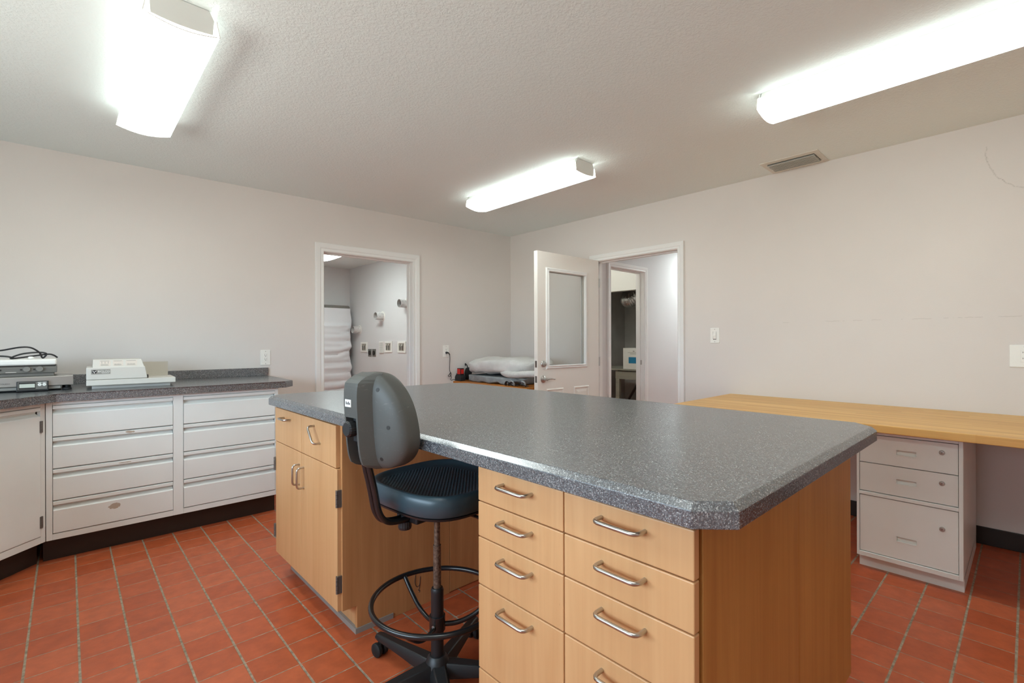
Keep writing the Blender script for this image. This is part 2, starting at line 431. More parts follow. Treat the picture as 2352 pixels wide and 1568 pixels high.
# left wall with the daylight window
WY0, WY1, WZ0, WZ1 = 0.10, 2.80, 0.98, 1.80
m = MB()
m.box(XL-0.12, XL, YF, WY0, 0, H); m.box(XL-0.12, XL, WY1, 5.0, 0, H); m.box(XL-0.12, XL, WY0, WY1, 0, WZ0); m.box(XL-0.12, XL, WY0, WY1, WZ1, H)
struct(m.done('wall_left', 'wall'), 'beige left wall with the daylight window', 'wall')
m = MB(); m.box(XL-0.12, XB+0.115, YF-0.12, YF, 0, H)
struct(m.done('wall_front', 'wall'), 'beige front wall behind the viewer', 'wall')
w = thing('window_1', 'white framed window in the left wall', 'window', (XL, 0, 0), kind='structure')
m = MB()
for y0, y1, z0, z1 in ((WY0, WY0+0.05, WZ0, WZ1), (WY1-0.05, WY1, WZ0, WZ1), (WY0, WY1, WZ0, WZ0+0.05), (WY0, WY1, WZ1-0.05, WZ1), ((WY0+WY1)/2-0.025, (WY0+WY1)/2+0.025, WZ0, WZ1)):
    m.box(-0.09, -0.03, y0, y1, z0, z1)
m.done('window_frame', 'trim', w)
# baseboards
m = MB(); m.box(XB-0.009, XB, YF, DB0-0.062, 0, 0.105); m.box(XB-0.009, XB, DB1+0.08, KY-0.01, 0, 0.105)
struct(m.done('baseboard_right', 'vinyl_base', bevel=0.003), 'dark brown vinyl base along the right wall', 'baseboard')
m = MB(); m.box(local_a(1.24), local_a(DA0-0.078), -0.009, 0, 0, 0.105); m.box(local_a(DA1+0.078), -0.01, -0.009, 0, 0, 0.105)
o = m.done('baseboard_back', 'vinyl_base', bevel=0.003); o.location = (KX, KY, 0); o.rotation_euler = (0, 0, RZA)
struct(o, 'dark brown vinyl base along the back wall', 'baseboard')

def casing(root, x0, x1, top, wid, depth, parts=('jamb',)):
    """doorway trim in a local frame: opening x0..x1, wall face y=0, room side -y, wall thickness depth"""
    prof = [(0, 0), (0, -0.012), (0.006, -0.015), (wid*0.35, -0.012), (wid*0.45, -0.017), (wid*0.85, -0.021), (wid-0.002, -0.021), (wid, -0.017), (wid, 0)]
    m = MB(); n = len(prof)
    def loop(side):
        return [[(x0 - u, v, 0) for u, v in prof], [(x0 - u, v, top + u) for u, v in prof], [(x1 + u, v, top + u) for u, v in prof], [(x1 + u, v, 0) for u, v in prof]]
    m.rings(loop(0)); m.done('casing', 'trim', root)
    m = MB(); t = 0.018
    m.box(x0, x0+t*0.2, 0.0, depth, 0, top); m.box(x1-t*0.2, x1, 0.0, depth, 0, top); m.box(x0, x1, 0.0, depth, top-t*0.2, top)
    # door stop
    m.box(x0, x0+0.014, depth*0.45, depth*0.45+0.03, 0, top); m.box(x1-0.014, x1, depth*0.45, depth*0.45+0.03, 0, top); m.box(x0, x1, depth*0.45, depth*0.45+0.03, top-0.014, top)
    m.done('jamb', 'trim', root)

t1 = thing('trim_1', 'white casing round the laundry doorway in the back wall', 'door frame', (KX, KY, 0), RZA, kind='structure')
casing(t1, local_a(DA0), local_a(DA1), DAT, 0.076, 0.115)
# right wall frame: local x runs along -Y, local -y is into the room (-X)
t2 = thing('trim_2', 'white casing round the hall doorway in the right wall', 'door frame', (XB, 0, 0), -PI/2, kind='structure')
casing(t2, -DB1, -DB0, DBT, 0.062, 0.115)
m = MB(); m.box(-DB0-0.006, -DB0-0.0035, 0.006, 0.036, 0.89, 0.965); m.done('strike_plate', 'nickel', t2, label='nickel strike plate')

# ---- laundry room beyond the back wall
LX = 3.66
m = MB(); m.box(LX, LX+0.1, ya(LX)+0.117, 8.25, 0, H)
struct(m.done('wall_laundry_right', 'wall_cool'), 'pale grey laundry wall with dryer vents and washer boxes', 'wall')
m = MB(); m.box(1.2, LX, 8.15, 8.25, 0, H)
struct(m.done('wall_laundry_back', 'wall_cool'), 'pale grey far wall of the laundry behind the mattress', 'wall')
m = MB(); m.box(1.2, 1.3, ya(1.25)+0.117, 8.15, 0, H)
struct(m.done('wall_laundry_left', 'wall_cool'), 'pale grey left wall of the laundry', 'wall')

# ---- hall and closet beyond the right wall
HY = 3.15
m = MB(); m.box(XB+0.117, 4.405, HY, HY+0.11, 0, H); m.box(5.09, 7.4, HY, HY+0.11, 0, H); m.box(4.405, 5.09, HY, HY+0.11, 2.04, H)
struct(m.done('wall_hall_left', 'wall_cool'), 'pale grey hall wall seen through the right doorway', 'wall')
m = MB(); m.box(XB+0.117, 7.4, 1.35, 1.45, 0, H); struct(m.done('wall_hall_right', 'wall_cool'), 'pale grey right wall of the hall', 'wall')
m = MB(); m.box(7.4, 7.5, 1.35, HY+0.11, 0, H); struct(m.done('wall_hall_end', 'wall_cool'), 'pale grey end wall of the hall', 'wall')
t3 = thing('trim_3', 'white casing round the closet doorway inside the hall', 'door frame', (0, HY, 0), 0, kind='structure')
casing(t3, 4.405, 5.09, 2.04, 0.055, 0.11)
m = MB(); m.box(5.0835, 5.0862, 0.03, 0.05, 0.93, 0.985); m.done('strike_plate', 'nickel', t3, label='small strike plate')
m = MB(); m.box(XB+0.117, 7.0, 4.75, 4.85, 0, H); m.box(XB+0.117, XB+0.2, HY+0.112, 4.75, 0, H)
struct(m.done('wall_closet_back', 'closet_white'), 'white walls of the closet room', 'wall')
m = MB(); m.box(5.70, 5.80, HY+0.112, 4.75, 1.92, H); m.box(5.70, 5.80, HY+0.112, HY+0.19, 0, 1.92)
struct(m.done('wall_closet_header', 'closet_white'), 'white panel above the dark equipment recess', 'wall')
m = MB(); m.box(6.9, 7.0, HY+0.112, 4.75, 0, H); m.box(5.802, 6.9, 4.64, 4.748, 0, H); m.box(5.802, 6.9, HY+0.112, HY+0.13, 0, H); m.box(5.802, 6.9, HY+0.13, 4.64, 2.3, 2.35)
struct(m.done('wall_recess', 'recess_grey'), 'grey walls of the dark equipment recess behind the folding table', 'wall')

# ------------------------------------------------------------------ ceiling fixtures
def fixture(x, y0, y1, label, lamp='lamp', grp='wraparound ceiling lights'):
    L = y1 - y0; f = thing('ceiling_light', label, 'ceiling light', (x, (y0+y1)/2, H), 0, grp)
    h = L/2
    m = MB(); m.prism([(-0.085, 0), (0.085, 0), (0.100, -0.032), (0.092, -0.090), (-0.092, -0.090), (-0.100, -0.032)], -h+0.012, h-0.012, 'y'); m.done('housing', 'housing', f)
    out = []
    n = 14
    prof = [(-0.110, -0.034), (-0.121, -0.092)] + [(-0.121 + 0.242*i/n, -0.092 - 0.020*sin(PI*i/n)) for i in range(1, n)] + [(0.121, -0.092), (0.110, -0.034)]
    inner = [(u*0.975, v+0.0025) for u, v in prof][::-1]
    m = MB(); m.prism(prof + inner, -h, h, 'y')
    m.bm.normal_update()
    for q in m.bm.faces:
        if abs(q.normal.x) > 0.6: q.material_index = 1
    m.done('lens', (lamp, 'lamp_side'), f)
    for s in (-1, 1):
        e = MB(); cap = [(-0.086, -0.002), (0.086, -0.002), (0.102, -0.034), (0.098, -0.090)] + [(0.098*(1-2*i/8), -0.090 - 0.008*sin(PI*i/8)) for i in range(1, 8)] + [(-0.098, -0.090), (-0.102, -0.034)]
        y = s*(h-0.004); e.prism(cap, y-0.003, y+0.003, 'y'); e.done('end_cap', 'housing', f)
        e = MB(); rim = []
        for u, v in prof: rim.append((u, s*(h+0.001), v))
        e.sweep(rim, 0.0022, 6); e.done('lens_rim', 'acrylic', f)
    return f
fixture(0.322, 2.16, 3.40, 'ceiling light above the left counter, lens seen almost from below')
fixture(2.710, 2.15, 3.385, 'shorter looking ceiling light in front of the room corner')
fixture(2.735, -0.29, 0.955, 'long ceiling light at the right edge near the vent')
fixture(0.322, -0.29, 0.955, 'unseen ceiling light behind the viewer, added for symmetry')  # fixture out of view, added for symmetry and an evenly lit ceiling
fixture(2.70, 5.75, 6.98, 'ceiling light glimpsed through the laundry doorway', 'lamp_cool', 'lights in the side rooms')
fixture(6.1, 1.75, 2.95, 'ceiling light down the hall', 'lamp_hall', 'lights in the side rooms')

# ceiling vent
v = thing('ceiling_vent', 'white louvred air vent in the ceiling by the right wall', 'air vent', (3.842, 1.150, H))
m = MB()
for x0, x1, y0, y1 in ((-0.142, -0.088, -0.185, 0.185), (0.088, 0.142, -0.185, 0.185), (-0.088, 0.088, -0.185, -0.150), (-0.088, 0.088, 0.150, 0.185)): m.box(x0, x1, y0, y1, -0.005, 0.001)
m.done('flange', 'vent_white', v, bevel=0.002)
m = MB(); m.box(-0.088, 0.088, -0.15, 0.15, -0.0015, 0.001); m.done('duct_opening', 'slot', v)
for i in range(8):
    x = -0.078 + i*0.0222
    m = MB(); M = Matrix.Translation((x, 0, -0.010)) @ Matrix.Rotation(0.80, 4, 'Y'); m.box(-0.0012, 0.0012, -0.15, 0.15, -0.012, 0.012, M); m.done('louvre', 'vent_white', v)

# ------------------------------------------------------------------ outlets and switches
def outlet(name, label, loc, rz, cat='outlet', switch=False, double=1):
    """plate in the local xz plane, room side -y"""
    o = thing(name, label, cat, loc, rz)
    w = 0.04*double if double > 1 else 0.039
    m = MB(); m.box(-w, w, -0.006, 0.002, -0.064, 0.064); m.done('cover_plate', 'white_plastic', o, bevel=0.003)
    for z in (-0.052, 0.052):
        m = MB(); m.cyl((0, -0.0055, z), (0, -0.0072, z), 0.003, seg=10); m.done('screw', 'panel_grey', o)
    if switch:
        m = MB(); m.prism([(-0.0065, -0.028), (-0.0105, 0.0), (-0.0065, 0.030), (-0.004, 0.030), (-0.004, -0.028)], -0.012, 0.012, 'x'); m.done('rocker', 'white_plastic', o)
        m = MB(); m.box(-0.0135, 0.0135, -0.0068, -0.005, -0.034, -0.029); m.box(-0.0140, -0.0128, -0.0066, -0.005, -0.03, 0.034); m.box(0.0128, 0.0140, -0.0066, -0.005, -0.03, 0.034); m.done('rocker_gap', 'slot', o)
    else:
        m = MB(); m.box(-0.017, 0.017, -0.0085, -0.005, -0.034, 0.034); m.done('receptacle', 'white_plastic', o, bevel=0.002)
        m = MB()
        for z in (-0.017, 0.017):
            m.box(-0.0075, -0.0055, -0.0092, -0.006, z, z+0.008); m.box(0.0055, 0.0072, -0.0092, -0.006, z+0.001, z+0.008); m.cyl((0, -0.0092, z-0.006), (0, -0.006, z-0.006), 0.0028, seg=10)
        m.done('slot', 'slot', o)
    return o
outlet('wall_outlet', 'white wall outlet above the left counter backsplash', (1.232, ya(1.232), 1.085), RZA)
outlet('wall_outlet', 'white wall outlet with a black plug near the room corner', (3.050, ya(3.05), 1.110), RZA)
outlet('light_switch', 'white rocker light switch right of the hall doorway', (XB, 1.799, 1.259), -PI/2, 'light switch', True)
outlet('wall_outlet', 'white wide wall outlet above the wooden bench at the right edge', (XB, 0.018, 1.122), -PI/2, double=1.5)

# ------------------------------------------------------------------ the island
SLAB_B, SLAB_M, SLAB_T = 0.888, 0.920, 0.933
outer = [(0.772, 2.705), (0.790, 0.398), (0.848, 0.340), (1.930, 0.337), (1.998, 0.400), (2.010, 2.60), (1.935, 2.690), (0.835, 2.770)]
def inset(poly, d):
    n = len(poly); out = []
    cx = sum(p[0] for p in poly)/n; cy = sum(p[1] for p in poly)/n
    L = []
    for i in range(n):
        a, b = Vector(poly[i]), Vector(poly[(i+1) % n]); t = (b-a).normalized(); nn = Vector((-t.y, t.x))
        if nn.dot(Vector((cx, cy)) - a) < 0: nn = -nn
        L.append((a + nn*d, t))
    for i in range(n):
        p, t = L[i-1]; q, s = L[i]
        den = t.x*s.y - t.y*s.x; k = ((q.x-p.x)*s.y - (q.y-p.y)*s.x)/den
        out.append((p.x + t.x*k, p.y + t.y*k))
    return out
m = MB()
m.rings([[(x, y, SLAB_B) for x, y in outer], [(x, y, SLAB_M) for x, y in outer], [(x, y, SLAB_T) for x, y in inset(outer, 0.014)]])
o = m.done('island_countertop', 'granite', bevel=0.0012, seg=1)
tag(o, 'large grey speckled island countertop with clipped corners', 'countertop')

def bar_handle(parent, y, z, half=0.052, x=0.0, vertical=False, tilt=0.0, r=0.0047, proj=0.032):
    """wire pull standing off a front at local x, projecting to -x"""
    pts = []
    c = 0.014
    raw = [(0.0, -half), (-proj + c, -half)] + [(-proj + c - c*sin(a), -half + c - c*cos(a)) for a in (0.5, 1.0, PI/2)] + [(-proj, 0)]
    raw = raw + [(u, -w) for u, w in raw[-2::-1]]
    for u, w in raw:
        if vertical: pts.append((x + u, y, z + w))
        else: pts.append((x + u, y + w*cos(tilt), z + w*sin(tilt)))
    m = MB(); m.sweep(pts, r, 12); return m.done('handle', 'steel', parent, smooth=True, label='brushed steel wire pull')

TOE = 0.114
# drawer bank nearest the viewer
XF = 0.815
cab = thing('island_drawer_cabinet', 'maple drawer cabinet at the near end of the island', 'cabinet', (0, 0, 0), group='island base cabinets')
m = MB(); m.box(XF+0.032, 1.372, 0.424, 1.013, TOE, SLAB_B-0.001); m.done('carcass', 'maple_end', cab)
m = MB(); m.box(XF+0.030, 1.3755, 0.403, 0.4235, TOE, SLAB_B-0.001); m.done('end_panel', 'maple_end', cab, bevel=0.001, label='maple end panel in a tone darkened for weak light')
m = MB(); m.box(0.892, 1.372, 0.46, 0.98, 0, TOE); m.done('plinth', 'maple_end', cab)
rows = [(0.786, 0.877), (0.6905, 0.7835), (0.562, 0.688), (0.336, 0.5595), (TOE, 0.333)]
for ci, (y0, y1) in enumerate(((0.712, 1.015), (0.405, 0.709))):
    for ri, (z0, z1) in enumerate(rows):
        d = MB(); d.box(XF, XF+0.020, y0, y1, z0, z1); d = d.done('drawer', 'maple', cab, bevel=0.0025)
        hz = (0.848, 0.7545, 0.657, 0.530, 0.300)[ri]
        bar_handle(d, (y0+y1)/2 - 0.002, hz, 0.051, XF)
# rear end-panel cabinet of the near end
cab = thing('island_rear_cabinet', 'maple cabinet forming the far half of the near end', 'cabinet', group='island base cabinets')
m = MB(); m.box(1.378, 1.898, 0.424, 1.013, TOE, SLAB_B-0.001); m.done('carcass', 'maple_end', cab)
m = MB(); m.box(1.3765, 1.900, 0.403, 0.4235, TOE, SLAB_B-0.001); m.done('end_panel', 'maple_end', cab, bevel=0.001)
m = MB(); m.box(1.378, 1.83, 0.46, 0.98, 0, TOE); m.done('plinth', 'maple_end', cab)
# door cabinet at the far end
XD = 0.805
cab = thing('island_door_cabinet', 'maple island cabinet with two doors left of the stool', 'cabinet', group='island base cabinets')
m = MB(); m.box(XD+0.030, 1.352, 1.928, 2.700, TOE, SLAB_B-0.001); m.done('carcass', 'maple', cab)
m = MB()
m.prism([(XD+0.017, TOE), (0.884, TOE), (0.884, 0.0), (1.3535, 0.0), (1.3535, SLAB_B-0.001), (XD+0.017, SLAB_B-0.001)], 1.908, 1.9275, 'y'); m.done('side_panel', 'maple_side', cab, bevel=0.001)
m = MB(); m.box(XD+0.024, 1.352, 2.701, 2.716, TOE, SLAB_B-0.001); m.done('side_panel', 'maple', cab)
m = MB(); m.box(0.888, 1.352, 1.93, 2.69, 0.0, TOE); m.done('plinth', 'maple', cab)
m = MB(); m.box(0.876, 0.8875, 1.9035, 2.69, 0, 0.022); m.box(0.8875, 1.05, 1.9035, 1.9078, 0, 0.022); m.done('base_strip', 'panel_grey', cab, label='narrow grey strip at the foot')
for (y0, y1), hy, tilt in (((2.325, 2.706), 2.515, 0.0), ((1.930, 2.322), 2.128, 0.80)):
    d = MB(); d.box(XD, XD+0.020, y0, y1, 0.697, 0.872); d = d.done('drawer', 'maple', cab, bevel=0.002)
    bar_handle(d, hy, 0.832 if tilt == 0 else 0.808, 0.047, XD, tilt=tilt)
for (y0, y1), hy, hz, hinge_y in (((2.325, 2.700), 2.348, 0.590, 2.708), ((1.918, 2.322), 2.290, 0.585, 1.914)):
    d = MB(); d.box(XD, XD+0.020, y0, y1, TOE, 0.694); d = d.done('door', 'maple', cab, bevel=0.002)
    bar_handle(d, hy, hz, 0.047, XD, vertical=True)
    for z in (0.575, 0.225):
        k = MB(); s = 1 if hinge_y > 2 else -1
        k.box(XD+0.001, XD+0.034, hinge_y - 0.0035 + (0.0 if s > 0 else 0.0), hinge_y + 0.0035, z-0.035, z+0.035)
        k.box(XD-0.003, XD+0.001, min(hinge_y, hinge_y - s*0.012), max(hinge_y, hinge_y - s*0.012), z-0.034, z+0.034)
        for q in range(4): k.cyl((XD-0.003, hinge_y, z-0.034+q*0.0175), (XD-0.003, hinge_y, z-0.034+q*0.0175+0.0155), 0.0052, seg=10)
        k.done('hinge', 'hinge', d, label='dark steel hinge')
# pencil squiggle low on the side panel
m = MB(); m.sweep(spline([(1.165, 1.9074, 0.150), (1.162, 1.9074, 0.115), (1.172, 1.9074, 0.093), (1.186, 1.9074, 0.10), (1.190, 1.9074, 0.135), (1.189, 1.9074, 0.115), (1.183, 1.9074, 0.080), (1.178, 1.9074, 0.076), (1.187, 1.9074, 0.070), (1.182, 1.9074, 0.064)], 5), 0.0014, 6)
m.done('pencil_mark', 'print_dark', cab, label='dark pencil squiggle')
cab = thing('island_far_cabinet', 'maple cabinet panel behind the stool at the back of the kneehole', 'cabinet', group='island base cabinets')
m = MB(); m.box(1.356, 1.898, 1.928, 2.690, 0.004, SLAB_B-0.001); m.done('carcass', 'maple', cab)
m = MB(); m.box(1.3555, 1.898, 1.908, 1.9275, 0.004, SLAB_B-0.001); m.done('side_panel', 'maple_side', cab, bevel=0.001)

# ------------------------------------------------------------------ the stool
def stool(cx, cy, psi):
    s = thing('drafting_stool', 'grey and black drafting stool pulled up to the island kneehole', 'stool', (cx, cy, 0), psi)
    # local: +x forward, +y left, +z up
    # backrest shell
    vc, hh = 0.975, 0.146
    xb = -0.272
    NU = 160
    def outline(th, rho):
        c, sn = cos(th), sin(th); e = 2/2.9
        u = math.copysign(abs(c)**e, c); v = math.copysign(abs(sn)**e, sn)
        W = 0.154 - 0.024*(v*rho) - 0.022*(v*rho)**2
        return u*W*rho, v*hh*rho
    def back_x(u, v, rho):
        curve = 0.75*u*u + 0.10*(v*v)
        round_ = 0.034*(1 - (1 - rho**5)**0.5) if rho < 1 else 0.034
        sm = max(0.0, min(1.0, (0.058 - abs(u))/0.020)) * max(0.0, min(1.0, (0.152 - v)/0.035)) * max(0.0, min(1.0, (v+0.150)/0.03))
        ch = max(0.0, min(1.0, (0.030 - abs(u))/0.008)) * max(0.0, min(1.0, (0.012 - v)/0.010))
        hump = 0.0
        return xb - 0.016 + curve + round_ - hump - 0.06*v
    rings = []
    rhos = [0.02] + [0.05+0.028*k for k in range(31)] + [0.915, 0.94, 0.96, 0.975, 0.987, 0.995, 1.0]
    for r in rhos:
        ring = []
        for k in range(NU):
            u, v = outline(2*PI*k/NU, r); ring.append((back_x(u, v, r), u, vc + v))
        rings.append(ring)
    for r, dx in ((1.0, 0.030), (0.985, 0.040), (0.95, 0.044), (0.5, 0.044), (0.05, 0.044)):
        ring = []
        for k in range(NU):
            u, v = outline(2*PI*k/NU, r); ring.append((xb + 0.018 + dx + 0.75*u*u + 0.10*v*v - 0.06*v, u, vc + v))
        rings.append(ring)
    m = MB(); m.rings(rings); shell = m.done('backrest', 'shell', s, smooth=True, label='scuffed grey plastic backrest shell')
    rings = []
    for r, dx in ((0.05, 0.060), (0.84, 0.060), (0.86, 0.064), (0.82, 0.070), (0.7, 0.073), (0.3, 0.074), (0.04, 0.074)):
        ring = []
        for k in range(NU):
            u, v = outline(2*PI*k/NU, r); ring.append((xb + dx + 0.75*u*u + 0.10*v*v - 0.06*v, u, vc + v))
        rings.append(ring)
    m = MB(); m.rings(rings); m.done('backrest_cushion', 'vinyl', s, smooth=True, label='black padded front of the backrest')
    for u, v in ((0.090, 0.092), (0.112, -0.012), (-0.072, 0.098), (-0.112, -0.010), (-0.072, -0.108)):
        def sx_(a, b):
            W_ = 0.154 - 0.024*b/hh - 0.022*(b/hh)**2
            return back_x(a, b, min(0.999, (abs(a/W_)**2.9 + abs(b/hh)**2.9)**(1/2.9)))
        x = sx_(u, v); e_ = 0.004
        nv = Vector((-1.0, (sx_(u+e_, v)-sx_(u-e_, v))/(2*e_), (sx_(u, v+e_)-sx_(u, v-e_))/(2*e_))).normalized()
        c_ = Vector((x, u, vc+v)); m = MB(); m.cyl(c_ + nv*0.0006, c_ - nv*0.006, 0.0062, seg=18); m.done('screw_hole', 'slot', shell)
    # raised spine above the slot and the two rails that flank the support arm below it
    def sp_h(v): return 0.040*max(0.0, min(1.0, (0.149 - v)/0.030))**0.7*max(0.0, min(1.0, (v + 0.150)/0.022))**0.7
    vv = [0.145 - 0.1305*k/14 for k in range(15)] + [0.0138 - 0.158*k/16 for k in range(17)]
    m = MB(); rings = []
    for v in vv:
        h = sp_h(v); hc = h if v > 0.0142 else -0.007
        rings.append([(sx_(0.056, v)+0.007, 0.056, vc+v), (sx_(0.036, v)-h, 0.036, vc+v), (sx_(0.028, v)-h, 0.028, vc+v), (sx_(0.026, v)-hc, 0.026, vc+v),
                      (sx_(-0.026, v)-hc, -0.026, vc+v), (sx_(-0.028, v)-h, -0.028, vc+v), (sx_(-0.036, v)-h, -0.036, vc+v), (sx_(-0.056, v)+0.007, -0.056, vc+v)])
    m.rings(rings)
    m.done('backrest_spine', 'shell', shell, bevel=0.003, seg=3)
    # small printed label on the spine
    hx = sx_(0, 0.055) - sp_h(0.055) - 0.0006
    m = MB(); m.box(hx-0.0005, hx+0.003, -0.006, 0.026, vc+0.046, vc+0.068); m.done('label', 'white_plastic', shell, label='small white maker label')
    m = MB()
    for k in range(4): m.box(hx-0.001, hx, 0.021-0.0065*k-0.004, 0.021-0.0065*k, vc+0.053, vc+0.062-(k % 2)*0.003)
    m.done('label_print', 'print_dark', shell)
    # slot bracket and knob
    m = MB(); m.box(xb-0.038, xb-0.010, -0.017, 0.017, vc-0.060, vc+0.014); m.done('slot_bracket', 'black', s, bevel=0.002)
    kx, kz = xb-0.044, vc-0.018
    m = MB(); prof = []
    for j, (r, z) in enumerate(((0.018, 0.0), (0.0225, 0.003), (0.023, 0.024), (0.019, 0.029))):
        prof.append((r, z))
    M = Matrix.Translation((kx, -0.002, kz)) @ Matrix.Rotation(-PI/2, 4, 'Y')
    rings = []
    for r, z in prof: rings.append([M @ Vector(((r*(1+0.045*(k % 2)))*cos(2*PI*k/40), (r*(1+0.045*(k % 2)))*sin(2*PI*k/40), z)) for k in range(40)])
    m.rings(rings); m.cyl((kx+0.02, -0.002, kz), (kx-0.001, -0.002, kz), 0.010); m.done('adjustment_knob', 'black', s, label='ribbed black backrest knob')
    # twin-tube support arm
    path = [(-0.02, 0.645), (-0.10, 0.642), (-0.165, 0.640), (-0.212, 0.652), (-0.240, 0.688), (-0.256, 0.76), (-0.278, 0.85), (-0.298, 0.93), (-0.304, 0.975)]
    m = MB()
    for dy in (-0.012, 0.012): m.sweep(spline([(x, dy, z) for x, z in path], 6), 0.0095, 10)
    m.done('support_arm', 'black_metal', s, smooth=True)
    # seat
    zc, th, SW, SD = 0.742, 0.072, 0.226, 0.218
    def sp(a, r, wb=1.0):
        c, sn = cos(a), sin(a); e = 2/3.3
        return (math.copysign(abs(c)**e, c)*SD*r + 0.03, math.copysign(abs(sn)**e, sn)*SW*r)
    prof = [(0.05, -th), (0.90, -th), (0.96, -th+0.006), (0.995, -0.045), (1.0, -0.025), (0.985, -0.008), (0.955, 0.001), (0.91, 0.002), (0.86, -0.005), (0.80, -0.013), (0.6, -0.016), (0.3, -0.017), (0.04, -0.017)]
    rings = [[(*sp(2*PI*k/64, r), zc + z) for k in range(64)] for r, z in prof]
    m = MB(); m.rings(rings)
    so = m.done('seat', 'vinyl', s, smooth=True, subsurf=1, label='padded black vinyl seat with dimpled centre')
    prof = [(0.05, -th-0.022), (0.45, -th-0.022), (0.72, -th-0.010), (0.93, -th-0.004), (0.95, -th+0.004), (0.04, -th+0.004)]
    m = MB(); m.rings([[(*sp(2*PI*k/48, r), zc + z) for k in range(48)] for r, z in prof]); m.done('seat_pan', 'black', s, smooth=True)
    m = MB(); m.box(-0.13, 0.10, -0.055, 0.055, 0.625, 0.652); m.done('seat_mechanism', 'black', s, bevel=0.006)
    m = MB(); rings = []
    for r, z in ((0.012, 0.650), (0.012, 0.632), (0.020, 0.630), (0.0215, 0.612), (0.019, 0.604)):
        rings.append([(-0.135 + r*(1+0.04*(k % 2))*cos(2*PI*k/36), r*(1+0.04*(k % 2))*sin(2*PI*k/36), z) for k in range(36)])
    m.rings(rings); m.done('depth_knob', 'black', s, label='ribbed black knob under the seat')
    m = MB(); m.sweep([(0.0, -0.04, 0.648), (0.0, -0.16, 0.652), (-0.003, -0.275, 0.652)], 0.0055, 8); m.done('height_lever', 'black_metal', s)
    # column
    m = MB(); m.cyl((0, 0, 0.50), (0, 0, 0.645), 0.0106); m.cyl((0, 0, 0.33), (0, 0, 0.508), 0.0136); m.done('column', 'rust', s, smooth=True, label='worn steel column')
    m = MB(); m.lathe([(0.022, 0.085), (0.022, 0.345), (0.0225, 0.352), (0.019, 0.360), (0.014, 0.360)], 24); m.done('column_sleeve', 'black', s, smooth=True)
    m = MB(); m.lathe([(0.0225, 0.214), (0.0275, 0.215), (0.0275, 0.264), (0.0225, 0.266)], 24); col = m.done('ring_collar', 'black_metal', s, smooth=True)
    m = MB(); a = math.radians(205); m.cyl((0.026*cos(a), 0.026*sin(a), 0.238), (0.033*cos(a), 0.033*sin(a), 0.238), 0.006, seg=6); m.done('set_screw', 'steel', col, label='steel set screw')
    RR, RZ = 0.222, 0.322
    m = MB(); m.sweep([(RR*cos(2*PI*k/72), RR*sin(2*PI*k/72), RZ) for k in range(72)], 0.0092, 12, closed=True); ring = m.done('foot_ring', 'black_metal', s, smooth=True, label='black tubular foot ring')
    for a in (math.radians(90)-psi, math.radians(210)-psi, math.radians(330)-psi):
        q = [(r*cos(a), r*sin(a), z) for r, z in ((0.022, 0.230), (0.07, 0.230), (0.125, 0.248), (0.18, 0.286), (RR, RZ))]
        m = MB(); m.sweep(spline(q, 5), 0.0082, 10); m.done('spoke', 'black_metal', ring, smooth=True)
    # base
    m = MB(); m.lathe([(0.030, 0.055), (0.050, 0.060), (0.046, 0.092), (0.034, 0.120), (0.027, 0.128), (0.022, 0.128)], 28); m.done('base_hub', 'black', s, smooth=True)
    for k in range(5):
        a = math.radians(100) - psi + 2*PI*k/5; R = Matrix.Rotation(a, 4, 'Z')
        m = MB(); rings = []
        for r, w, z0, z1 in ((0.02, 0.032, 0.058, 0.108), (0.08, 0.029, 0.060, 0.104), (0.20, 0.023, 0.064, 0.094), (0.308, 0.019, 0.066, 0.088), (0.328, 0.016, 0.067, 0.084)):
            rings.append([R @ Vector(p) for p in ((r, -w, z0), (r, w, z0), (r, w*1.02, (z0+z1)/2), (r, w*0.62, z1), (r, -w*0.62, z1), (r, -w*1.02, (z0+z1)/2))])
        m.rings(rings); leg = m.done('base_leg', 'black', s, smooth=True, bevel=0.003)
        m = MB(); P = lambda x, y, z: R @ Vector((x, y, z))
        for sy in (-1, 1): m.sweep([P(0.318, sy*0.006, 0.026), P(0.318, sy*0.010, 0.026), P(0.318, sy*0.020, 0.026), P(0.318, sy*0.023, 0.026)], [0.024, 0.026, 0.026, 0.022], 22)
        m.sweep([P(0.318, -0.012, 0.028), P(0.318, 0.012, 0.028)], 0.014, 14); m.sweep([P(0.312, 0, 0.03), P(0.312, 0, 0.072)], 0.007, 10)
        m.done('castor', 'rubber', leg, smooth=True, label='black twin wheel castor')
    return s
stool(0.943, 1.403, math.radians(6))

# ------------------------------------------------------------------ left counter run
YC = 3.650          # cabinet face
CB = 0.130
cab = thing('metal_drawer_cabinet', 'putty metal cabinet with two columns of four drawers', 'cabinet', group='metal base cabinets')
m = MB()
m.box(-0.086, -0.060, YC, YC+0.02, CB, 0.888); m.box(0.487, 0.540, YC, YC+0.02, CB, 0.888); m.box(1.084, 1.105, YC, YC+0.02, CB, 0.888)
m.box(-0.060, 0.487, YC, YC+0.02, CB, 0.162); m.box(-0.060, 0.487, YC, YC+0.02, 0.871, 0.888); m.box(0.540, 1.084, YC, YC+0.02, CB, 0.162); m.box(0.540, 1.084, YC, YC+0.02, 0.871, 0.888)
m.box(1.095, 1.105, YC+0.02, 4.38, CB, 0.888); m.box(-0.086, -0.076, YC+0.02, 4.38, CB, 0.888); m.box(-0.076, 1.095, YC+0.055, YC+0.06, CB, 0.888); m.box(-0.076, 1.095, YC+0.02, 4.38, CB, CB+0.01)
m.done('frame', 'beige', cab, bevel=0.0015)
m = MB(); m.box(-0.100, 1.10, 3.725, 3.735, 0, CB); m.done('toe_kick', 'vinyl_base', cab, label='dark brown toe kick')
